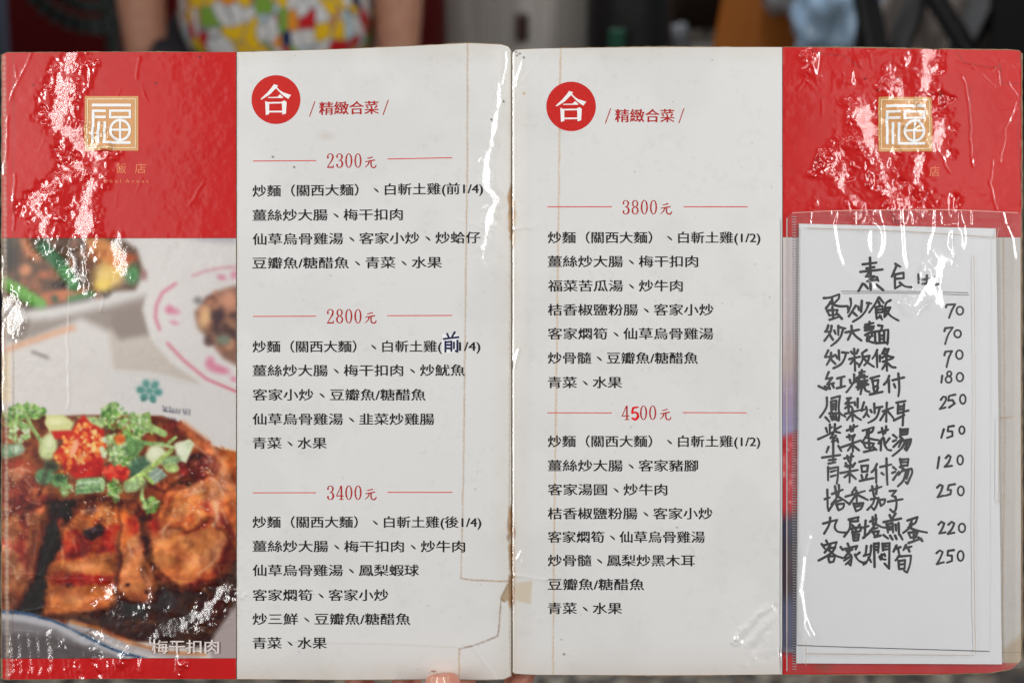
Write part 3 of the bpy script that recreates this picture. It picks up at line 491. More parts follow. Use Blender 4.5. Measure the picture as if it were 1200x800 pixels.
ltop = lambda x: np.interp(x, [0, 8, 120, 276, 400, 500, 545, 588, 596, 600], [66, 62, 61.5, 61.5, 58, 53.5, 51, 51.5, 53.5, 60])
lbot = lambda x: np.interp(x, [0, 8, 100, 277, 400, 520, 590, 600], [793, 795.5, 794.5, 795, 796, 795, 796.5, 793])
rtop = lambda x: np.interp(x, [600, 604, 760, 917, 1000, 1100, 1188, 1196, 1200], [62, 57.5, 55.5, 55.5, 56.5, 58, 59, 60, 66])
rbot = lambda x: np.interp(x, [600, 604, 780, 917, 1100, 1160, 1186, 1200], [788, 790, 790.5, 789.5, 789, 787.5, 783, 770])
def sheet(name, x0, x1, yt, yb, parent, lift=0.0, label=None, step=1.25, left=None, right=None):
    nx = int((x1 - x0) / step) + 1; mid = (x0 + x1) / 2; ny = int((yb(mid) - yt(mid)) / step) + 1
    u = np.linspace(0, 1, nx)[None, :]; v = np.linspace(0, 1, ny)[:, None]
    X = x0 + (x1 - x0) * u + 0 * v
    yy = yt(X) + (yb(X) - yt(X)) * v
    if left is not None: X = X + left(yy) * (1 - u)
    if right is not None: X = X + right(yy) * u
    Hh = Hs(X, yy) + lift
    me = grid_mesh(name, loc(X, yy, Hh)); paint(me, Is(np.clip(X, x0 + 1.0, x1 - 1.0), np.clip(yy, yt(X) + 1.0, yb(X) - 1.0))); set_crk(me, X, yy)
    o = link(name, me, M_PRINT, parent)
    if label: o['label'] = label
    return o
K = lambda v: (lambda x: np.full(np.shape(x), float(v)))
# cardboard boards behind the lamination, edges frayed and showing brown
M_CARD = simple('worn_cardboard', (152, 128, 98), .85, .35, 160, bump=.0006, alt=(84, 68, 52))
M_BACK = simple('board_back_lining', (120, 26, 24), .5, .15, 40)
edge_n = vnoise((8, 1300), 5, 91)[3]; edge_m = vnoise((8, 1300), 37, 92)[3]; side_n = vnoise((8, 900), 6, 93)[3]
def board(name, x0, x1, yt, yb, sgn):
    nx, ny = 160, 190
    u = np.linspace(0, 1, nx)[None, :]; v = np.linspace(0, 1, ny)[:, None]
    X = x0 + (x1 - x0) * u + 0 * v; e = (edge_n[np.clip(X.astype(int), 0, 1299)] - .3) * .9 + (edge_m[np.clip(X.astype(int), 0, 1299)] - .4) * 1.0
    T = yt(X) - .8 - e; B = yb(X) + .8 + e * 1.1; Y = T + (B - T) * v
    sn = (side_n[np.clip(Y.astype(int), 0, 899)] - .5) * 1.2; X = X + np.where(u < .02, -sn, np.where(u > .98, sn, 0))
    f = Hs(X, Y) - 0.4 - 1.3 * Cs(X, Y); cv = [loc(X, Y, f), loc(X, Y, f - 3.0)]
    bm = bmesh.new(); V = []
    for P in cv: V.append([[bm.verts.new(P[i, j]) for j in range(nx)] for i in range(ny)])
    for i in range(ny - 1):
        for j in range(nx - 1):
            a = V[0]; bm.faces.new((a[i][j], a[i + 1][j], a[i + 1][j + 1], a[i][j + 1])); b = V[1]; fc = bm.faces.new((b[i][j], b[i][j + 1], b[i + 1][j + 1], b[i + 1][j])); fc.material_index = 1
    for j in range(nx - 1):
        bm.faces.new((V[0][0][j + 1], V[1][0][j + 1], V[1][0][j], V[0][0][j])); bm.faces.new((V[0][-1][j], V[1][-1][j], V[1][-1][j + 1], V[0][-1][j + 1]))
    for i in range(ny - 1):
        bm.faces.new((V[0][i][0], V[1][i][0], V[1][i + 1][0], V[0][i + 1][0])); bm.faces.new((V[0][i + 1][-1], V[1][i + 1][-1], V[1][i][-1], V[0][i][-1]))
    me = bpy.data.meshes.new(name); bm.to_mesh(me); bm.free()
    o = link(name, me, M_CARD, menu, False); me.materials.append(M_BACK); return o
board('cover_board', 1.0, 599.7, ltop, lbot, 1); board('cover_board', 600.4, 1198.6, rtop, rbot, -1)
# cloth hinge seen in the gap
bm = bmesh.new(); 
hp = [loc(x, y, h) for x, h in ((592, -6.6), (598, -5.2), (600, -5.6), (602, -5.2), (608, -6.6)) for y in (60, 300, 560, 792)]
vs = [bm.verts.new(p) for p in hp]
for a in range(4):
    for b in range(3): bm.faces.new((vs[a * 4 + b], vs[a * 4 + b + 1], vs[a * 4 + b + 5], vs[a * 4 + b + 4]))
me = bpy.data.meshes.new('spine_tape'); bm.to_mesh(me); bm.free()
link('spine_tape', me, simple('stained_spine_tape', (176, 156, 126), .5, .3, 90, alt=(110, 84, 56), coat=.5), menu)
redL = sheet('red_band', 2.6, 276.6, ltop, K(278.8), menu, label='red band above the food photograph with a square gold emblem')
food = sheet('food_photo', 2.6, 276.6, K(279.2), K(770.6), menu, label='printed photograph of braised pork with chilli and coriander')
sheet('red_band', 3.6, 276.6, K(771.0), lbot, menu, label='narrow wrinkled red band under the food photograph')
pageL = sheet('menu_page', 277.6, 599.2, ltop, lbot, menu, label='white page with the 2300, 2800 and 3400 set meals')
pageR = sheet('menu_page', 600.9, 916.6, rtop, rbot, menu, label='white page with the 3800 and 4500 set meals')
redR = sheet('red_band', 917.4, 1196.6, rtop, K(277.8), menu, label='red band with glare across its square gold emblem')
sheet('food_photo', 917.4, 1196.2, K(278.2), K(763.6), menu, label='printed photograph strip mostly covered by the plastic sleeve')
sheet('red_band', 917.4, 1196.2, K(764.0), rbot, menu, label='narrow red band below the plastic sleeve')

# ---- lettering
class Ink:                                              # collects flat printed shapes in picture coordinates
    def __init__(s): s.v = []; s.f = []; s.n = 0
    def face(s, pts):
        b = len(s.v); s.v += [(x, y, s.n) for x, y in pts]; s.f.append(tuple(range(b, b + len(pts))))
    def shape(s, pts): s.face(pts); s.n += 1
    def bar(s, a, b, c, d, st=1.5):
        nx_ = max(1, int((c - a) / st)); ny_ = max(1, int((d - b) / st)); b0 = len(s.v)
        for i in range(ny_ + 1):
            for j in range(nx_ + 1): s.v.append((a + (c - a) * j / nx_, b + (d - b) * i / ny_, s.n))
        for i in range(ny_):
            for j in range(nx_): k = b0 + i * (nx_ + 1) + j; s.f.append((k, k + nx_ + 1, k + nx_ + 2, k + 1))
        s.n += 1
    def ring(s, cx, cy, rx, ry, ix, iy, n=28, icx=None):
        icx = cx if icx is None else icx
        b = len(s.v)
        for k in range(n):
            a = 2 * math.pi * k / n; s.v.append((cx + rx * math.cos(a), cy + ry * math.sin(a), s.n)); s.v.append((icx + ix * math.cos(a), cy + iy * math.sin(a), s.n))
        for k in range(n):
            i = b + 2 * k; j = b + 2 * ((k + 1) % n); s.f.append((i, j, j + 1, i + 1))
        s.n += 1
    def stroke(s, pts, closed=False):                   # points (x, y, width); smooth ribbon with round ends
        pts = [p if len(p) == 3 else (p[0], p[1], 1.0) for p in pts]
        runs = [[pts[0]]]
        for i in range(1, len(pts)):
            runs[-1].append(pts[i])
            if i < len(pts) - 1:
                a = math.atan2(pts[i][1] - pts[i-1][1], pts[i][0] - pts[i-1][0]); b = math.atan2(pts[i+1][1] - pts[i][1], pts[i+1][0] - pts[i][0])
                d = abs((b - a + math.pi) % (2 * math.pi) - math.pi)
                if d > R(62): runs.append([pts[i]])
        for run in runs:
            q = []
            for i in range(len(run) - 1):
                p0 = run[max(i - 1, 0)]; p1 = run[i]; p2 = run[i + 1]; p3 = run[min(i + 2, len(run) - 1)]
                m = 4 if len(run) > 2 else 2
                for k in range(m):
                    t = k / m; q.append(tuple(.5 * ((2 * p1[c]) + (-p0[c] + p2[c]) * t + (2 * p0[c] - 5 * p1[c] + 4 * p2[c] - p3[c]) * t * t + (-p0[c] + 3 * p1[c] - 3 * p2[c] + p3[c]) * t ** 3) for c in range(3)))
            q.append(run[-1])
            Lp = []; Rp = []
            for i, p in enumerate(q):
                a = q[max(i - 1, 0)]; b = q[min(i + 1, len(q) - 1)]; dx, dy = b[0] - a[0], b[1] - a[1]; l = math.hypot(dx, dy) or 1; nx, ny = -dy / l, dx / l; w = p[2] / 2
                Lp.append((p[0] + nx * w, p[1] + ny * w)); Rp.append((p[0] - nx * w, p[1] - ny * w))
            b0 = len(s.v)
            for l_, r_ in zip(Lp, Rp): s.v.append((*l_, s.n)); s.v.append((*r_, s.n))
            for i in range(len(q) - 1): s.f.append((b0 + 2 * i, b0 + 2 * i + 1, b0 + 2 * i + 3, b0 + 2 * i + 2))
            for end, nb, sg in ((q[0], q[1], 1), (q[-1], q[-2], -1)):
                a0 = math.atan2(end[1] - nb[1], end[0] - nb[0]); w = end[2] / 2
                if w > .15: s.face([(end[0] + w * math.cos(a0 + t), end[1] + w * math.sin(a0 + t)) for t in (-1.57, -1.0, -.5, 0, .5, 1.0, 1.57)])
            s.n += 1
    def build(s, name, m, parent, hf=None, lift=0.12):
        A = np.array(s.v); h = (hf or Hs)(A[:, 0], A[:, 1]) + lift + A[:, 2] * 0.004
        P = loc(A[:, 0], A[:, 1], h) if parent is None or parent.get('own_frame') is None else None
        if P is None: P = loc(A[:, 0], A[:, 1], h)
        me = bpy.data.meshes.new(name); me.from_pydata(P.tolist(), [], s.f); me.update()
        if (hf or Hs) is Hs: set_crk(me, A[:, 0], A[:, 1])
        return link(name, me, m, parent, True)
def font_mesh(text, bold=0.0):
    c = bpy.data.curves.new('lettering', 'FONT'); c.body = text; c.size = 1; c.resolution_u = 3; c.fill_mode = 'FRONT'
    o = bpy.data.objects.new('lettering', c); COL.objects.link(o); bpy.context.view_layer.update()
    me = bpy.data.meshes.new_from_object(o.evaluated_get(bpy.context.evaluated_depsgraph_get()))
    bpy.data.objects.remove(o); bpy.data.curves.remove(c); return me
CELL = {}
def cell_centre(prefix):
    if prefix not in CELL:
        me = font_mesh(prefix + '一'); c = np.empty(len(me.vertices) * 3); me.vertices.foreach_get('co', c); CELL[prefix] = float(c.reshape(-1, 3)[:, 0].max()) - .45; bpy.data.meshes.remove(me)
    return CELL[prefix]
def type_line(text, x0, x1, yc, hs, m, parent, name='text_line', tilt=0.0, bold=0.5, lift=0.14, hf=None):
    commas = [cell_centre(text[:i].replace('、', '　')) for i, ch_ in enumerate(text) if ch_ == '、']; me0 = font_mesh(text.replace('、', '　')); n = len(me0.vertices); co = np.empty(n * 3); me0.vertices.foreach_get('co', co); co = co.reshape(-1, 3)
    F = [tuple(p.vertices) for p in me0.polygons]; bpy.data.meshes.remove(me0)
    mn, mx = co[:, 0].min(), co[:, 0].max(); X = x0 + (co[:, 0] - mn) / (mx - mn) * (x1 - x0 - bold)
    Y = yc - (co[:, 1] - 0.36) * hs
    Y = Y - (X - (x0 + x1) / 2) * tilt
    XX = np.concatenate([X, X + bold]); YY = np.concatenate([Y, Y + bold * .25]); lf = np.concatenate([np.full(n, lift), np.full(n, lift + .012)])
    FF = F + [tuple(i + n for i in f) for f in F]
    sc_ = (x1 - x0 - bold) / (mx - mn)
    for cc in commas:
        cx0 = x0 + (cc - mn) * sc_ + .5; cy0 = yc - (cx0 - (x0 + x1) / 2) * tilt; b0 = len(XX)
        px_ = np.array([-3.2, -1.0, 1.9, 3.2, 2.4, .0, -2.0]); py_ = np.array([-2.2, -1.5, .7, 2.9, 3.4, 1.6, -.5])
        XX = np.concatenate([XX, cx0 + px_]); YY = np.concatenate([YY, cy0 + py_]); lf = np.concatenate([lf, np.full(7, lift)]); FF.append(tuple(b0 + 6 - q for q in range(7)))
    me = bpy.data.meshes.new(name); me.from_pydata(loc(XX, YY, (hf or Hs)(XX, YY) + lf).tolist(), [], FF); me.update()
    set_crk(me, XX, YY)
    return link(name, me, m, parent, False)
FRONT = '炒麵（關西大麵）、白斬土雞'
GJ = '薑絲炒大腸、'
LL = [(FRONT + '(前1/4)', 296, 566, 222.5, .012), (GJ + '梅干扣肉', 296, 472, 252, .006), ('仙草烏骨雞湯、客家小炒、炒蛤仔', 296, 563, 279.5, .008), ('豆瓣魚/糖醋魚、青菜、水果', 296, 518, 308, .004),
 (FRONT + '(', 296, 518, 406, .002), (GJ + '梅干扣肉、炒魷魚', 296, 545, 434, .002), ('客家小炒、豆瓣魚/糖醋魚', 296, 499, 462.5, 0), ('仙草烏骨雞湯、韭菜炒雞腸', 296, 509, 491, 0), ('青菜、水果', 296, 383, 519, 0),
 (FRONT + '(後1/4)', 296, 564, 611.5, 0), (GJ + '梅干扣肉、炒牛肉', 296, 545, 640, -.001), ('仙草烏骨雞湯、鳳梨蝦球', 296, 491, 668, 0), ('客家燜筍、客家小炒', 296, 455, 697, 0), ('炒三鮮、豆瓣魚/糖醋魚', 296, 481, 725, 0), ('青菜、水果', 296, 383, 753, 0)]
RL = [(FRONT + '(1/2)', 642, 891, 278.5), (GJ + '梅干扣肉', 642, 818, 306.5), ('福菜苦瓜湯、炒牛肉', 642, 800, 335), ('桔香椒鹽粉腸、客家小炒', 642, 836, 363), ('客家燜筍、仙草烏骨雞湯', 642, 836, 391), ('炒骨髓、豆瓣魚/糖醋魚', 642, 818, 419.5), ('青菜、水果', 642, 729, 448),
 (FRONT + '(1/2)', 642, 891, 517), (GJ + '客家豬腳', 642, 818, 545.5), ('客家湯圓、炒牛肉', 642, 782, 573.5), ('桔香椒鹽粉腸、客家小炒', 642, 835, 601.5), ('客家燜筍、仙草烏骨雞湯', 642, 826, 629), ('炒骨髓、鳳梨炒黑木耳', 642, 814, 656.5), ('豆瓣魚/糖醋魚', 642, 755, 684.5), ('青菜、水果', 642, 729, 712.5)]
HS = 14.7
for t, a, b, y, tl in LL: type_line(t, a, b, y, HS, M_BLACK, pageL, tilt=tl)
type_line('1/4)', 538, 563, 405.5, HS, M_BLACK, pageL)
for t, a, b, y in RL: type_line(t, a, b, y, HS, M_BLACK, pageR)
P_ = Ink(); P_.shape([(517.5, 391), (537, 392), (537.5, 413), (518, 414)]); P_.build('correction_patch', M_PATCH, pageL, lift=.16)
B_ = Ink()
for s_ in ['524,391 526,395', '533,389 530,394', '520,397 537,395', '522,400 522,412', '522,401 529,400 529,411', '523,404 528,404', '523,408 528,408', '532,401 532,408', '536,399 536,412 534,411']:
    B_.stroke([tuple(float(v) for v in p.split(',')) + (2.3,) for p in s_.split()])
B_.build('handwritten_character', M_BLUE, pageL, lift=.2)
# serif price figures
def digits(I, s_, x, y):
    for ch in s_:
        T = lambda *p: [(x + a, y + b, w) for a, b, w in p]
        if ch == '0': I.ring(x + 4.1, y + 8.4, 4.1, 8.5, 2.4, 7.7)
        elif ch == '2': I.stroke(T((1.2, 5.0, 2.1), (1.0, 3.8, 1.6), (1.4, 1.8, 1.0), (3.2, .5, .9), (5.2, .7, 1.0), (6.9, 2.6, 1.7), (6.9, 5, 1.9), (5.6, 8.2, 1.5), (3.2, 11.8, 1.0), (1.0, 15.7, 1.0))); I.stroke(T((.7, 16.2, 1.5), (7.2, 16.2, 1.7))); I.stroke(T((7.3, 16, 1), (7.7, 13.6, .7)))
        elif ch == '3': I.stroke(T((1.2, 4.2, 2.1), (1.1, 3.2, 1.5), (1.8, 1.3, 1.0), (3.6, .5, .9), (5.6, 1, 1.1), (6.9, 3.2, 1.8), (6.4, 6, 1.5), (4.6, 7.9, .9), (3.2, 8.1, .8))); I.stroke(T((4.2, 8.0, .8), (6.2, 8.9, 1.4), (7.4, 12, 2.0), (6.6, 15, 1.6), (4.2, 16.5, .9), (2.0, 15.9, 1.0), (1.1, 14, 1.8), (1.2, 13.2, 2.1)))
        elif ch == '4': I.stroke(T((5.6, .4, .9), (.6, 12, .9))); I.stroke(T((.4, 12.2, 1.1), (8.4, 12.2, 1.1))); I.stroke(T((6.1, .8, 1.6), (6.1, 16, 1.8))); I.stroke(T((3.8, 16.4, .9), (8.3, 16.4, .9)))
        elif ch == '8': I.ring(x + 4.1, y + 4.2, 3.6, 4.3, 2.0, 3.4); I.ring(x + 4.1, y + 12.3, 4.1, 4.6, 2.4, 3.7)
        x += 10.75
def price(s_, x, y, parent, yuan=True):
    I = Ink(); digits(I, s_, x, y)
    I.build('price_figures', M_RED, parent); J = Ink(); o = x + 44.5; q = y + 3.4
    J.stroke([(o + 3, q + 2.4, 1.0), (o + 8.6, q + 1.0, 1.4)]); J.stroke([(o + .8, q + 6.2, 1.0), (o + 11.2, q + 4.4, 1.5)]); J.stroke([(o + 5, q + 6, 1.5), (o + 3.6, q + 9.6, 1.2), (o + .2, q + 12.8, .6)])
    J.stroke([(o + 7.2, q + 5.6, 1.5), (o + 7.3, q + 11, 1.5), (o + 9.2, q + 13, 1.4), (o + 12, q + 12.6, 1.5), (o + 13.2, q + 10, .8)])
    J.build('currency_character', M_RED, parent)
def rule(x0, y0, x1, y1, parent): I = Ink(); I.shape([(x0, y0 - .55), (x0, y0 + .55), (x1, y1 + .55), (x1, y1 - .55)]); I.build('rule_line', M_LINE, parent)
for s_, y, dy in (('2300', 180, 3), ('2800', 362, .5), ('3400', 568.5, 0)):
    price(s_, 383.2, y, pageL); rule(296.5, y + 8.6 + dy * .1, 370.5, y + 8.4, pageL); rule(454, y + 8 - dy * .5, 530, y + 8 - dy, pageL)
price('3800', 729.4, 234.5, pageR); rule(641.5, 242.4, 717, 242.4, pageR); rule(801, 242.4, 876, 242.4, pageR)
price('4 00', 728.6, 475, pageR); rule(641.5, 483.4, 717, 483.6, pageR); rule(800, 483.2, 875, 483.4, pageR)
F5 = Ink(); F5.stroke([(x + 739.8, y + 475.6, w) for x, y, w in ((8.0, 1.2, 1.6), (5, 1.6, 2.2), (2.2, 2.2, 2.4))]); F5.stroke([(x + 739.8, y + 475.6, w) for x, y, w in ((2.4, 2.2, 2.4), (1.4, 5, 2.4), (1.0, 8.2, 2.2), (4.5, 7.2, 2.0), (7.6, 9.4, 2.6), (7.4, 13.4, 2.8), (4.6, 15.6, 2.8), (1.2, 14.2, 2.2))])
F5.build('handwritten_figure', M_BRIGHT, pageR, lift=.15)
# round red seal with the knocked-out character
def seal(cx, cy, r, parent, dx):
    I = Ink(); I.shape([(cx + r * math.cos(a * math.pi / 32), cy + r * math.sin(a * math.pi / 32)) for a in range(64)]); d = I.build('red_disc', M_DISC, parent, lift=.10)
    # subdivide by fan so that the disc follows the page
    J = Ink(); T = lambda pts: [(cx + (x - 224) / 6.667, cy + (y - 246) / 6.667) for x, y in pts]
    for pg in ([(208, 126), (240, 135), (230, 152), (172, 210), (110, 247), (104, 241), (156, 192), (190, 152)], [(228, 146), (252, 172), (280, 190), (342, 210), (320, 241), (276, 212), (224, 158)],
               [(162, 227), (236, 225), (256, 205), (280, 228), (280, 234), (162, 234)], [(140, 257), (171, 270), (171, 360), (145, 368)], [(270, 262), (290, 252), (308, 266), (302, 355), (274, 363)],
               [(165, 266), (276, 264), (276, 276), (165, 278)], [(165, 334), (278, 333), (278, 346), (165, 347)]): J.shape(T(pg))
    J.build('seal_character', M_WHITE, parent, lift=.17)
seal(323.5, 117, 28.6, pageL, 0); seal(669.2, 125, 29, pageR, 0)
def heading(x0, x1, yc, parent, tilt):
    type_line('精緻合菜', x0 + 11, x1 - 11, yc, 16.8, M_RED, parent, 'heading_text', tilt, .55)
    for x in (x0, x1 - 6): I = Ink(); yy = yc + (-(x - (x0 + x1) / 2) * tilt); I.stroke([(x, yy + 8.5, 1.0), (x + 6, yy - 8.5, 1.0)]); I.build('heading_slash', M_RED, parent)
heading(363, 455, 127, pageL, .02); heading(709.5, 801.5, 136, pageR, 0.002)
# square emblem
def emblem(x, y, parent):
    s = 0.98
    I = Ink(); I.bar(x, y, x + 64 * s, y + 65 * s); I.build('emblem_square', M_GOLD, parent, lift=.22)
    J = Ink()
    for (a, b, c, d) in ((3, 3, 61, 3.9), (3, 61.2, 61, 62.1), (3, 4, 3.9, 61), (60.1, 4, 61, 61)): J.bar(x + a * s, y + b * s, x + c * s, y + d * s)
    J.build('emblem_border', M_PALE, parent, lift=.42)
    K_ = Ink(); bar = lambda a, b, c, d: K_.bar(x + a * s, y + b * s, x + c * s, y + d * s)
    bar(8.5, 9, 55.5, 12.4); bar(8.5, 16, 25.5, 19); bar(8.5, 19.2, 11.8, 56.5); bar(12, 23.3, 25.5, 26.4); bar(15.4, 30, 18.6, 56.5); bar(22.5, 30, 25.7, 53.6); bar(22.5, 53.8, 55, 57)
    bar(29, 16, 55.5, 18.8); bar(29, 23.8, 55.5, 26.6); bar(29, 18.9, 31.8, 23.7); bar(52.6, 18.9, 55.5, 23.7); bar(41, 26.8, 43.6, 53.7); bar(30.5, 38.8, 40.9, 41.4); bar(43.7, 38.8, 54, 41.4)
    K_.ring(x + 42.4 * s, y + 40.4 * s, 13 * s, 13.4 * s, 10 * s, 10.4 * s, 40)
    K_.build('emblem_character', M_WHITE, parent, lift=.48)
emblem(99.5, 113, redL); emblem(1029.5, 114, redR)
type_line('飯', 136, 148, 197.5, 13, M_FAINT, redL, 'emblem_caption', bold=.2); type_line('店', 158, 171, 197.5, 13, M_FAINT, redL, 'emblem_caption', bold=.2)
type_line('店', 1089, 1101, 201, 13, M_FAINT, redR, 'emblem_caption', bold=.2)
type_line('o e e l  A r e s s', 122, 174, 212, 6, M_FAINT, redL, 'emblem_caption', bold=.2)
type_line('梅干扣肉', 178, 257, 757, 17.5, M_CAP, food, 'caption_text', bold=.5, lift=1.0)

# ------------------------------------------------------------------ handwritten sheets and plastic sleeve
def flat_slab(name, quad, m, lift, thick, parent, hf=Hs):
    (ax, ay), (bx, by), (cx, cy), (dx, dy) = quad; n = 40
    u = np.linspace(0, 1, n)[None, :]; v = np.linspace(0, 1, n)[:, None]
    X = (ax * (1 - u) + bx * u) * (1 - v) + (dx * (1 - u) + cx * u) * v; Y = (ay * (1 - u) + by * u) * (1 - v) + (dy * (1 - u) + cy * u) * v
    me = grid_mesh(name, loc(X, Y, PH(X, Y) + lift)); o = link(name, me, m, parent)
    return o
PHn = fbm((HH, HW), 120, 202, 2)
def PH(X, Y):
    xi = np.clip(np.asarray(X) + OFF, 0, HW - 1.01); yi = np.clip(np.asarray(Y) + OFF, 0, HH - 1.01)
    a = xi.astype(int); b = yi.astype(int); fx = xi - a; fy = yi - b
    v = (PHn[b, a] * (1 - fx) + PHn[b, a + 1] * fx) * (1 - fy) + (PHn[b + 1, a] * (1 - fx) + PHn[b + 1, a + 1] * fx) * fy
    return 1.3 + v * .7
M_PAPER = simple('white_writing_paper', (231, 231, 231), .75, .03, 30, bump=.00005, bscale=300)
M_MARK = simple('black_marker_ink', (13, 12, 14), .6, .3, 500); M_PEN = simple('thin_pen_ink', (74, 72, 72), .6, .2, 500)
sheet2 = empty('backing_sheet', menu.location, (R(-PITCH), 0, 0)); tag(sheet2, 'larger blank white backing sheet showing below and right of the handwritten list in the sleeve', 'sheet')
b_ = flat_slab('paper', [(935.5, 262.5), (1166, 268), (1173, 777), (932.5, 776)], M_PAPER, 0.0, .1, sheet2)
hand_s = empty('handwritten_list', menu.location, (R(-PITCH), 0, 0)); tag(hand_s, 'white sheet listing ten dishes and prices in black marker inside the plastic sleeve', 'handwritten list')
flat_slab('paper', [(937, 266), (1160, 276), (1158.5, 761.5), (933.5, 754.5)], M_PAPER, 0.35, .1, hand_s)
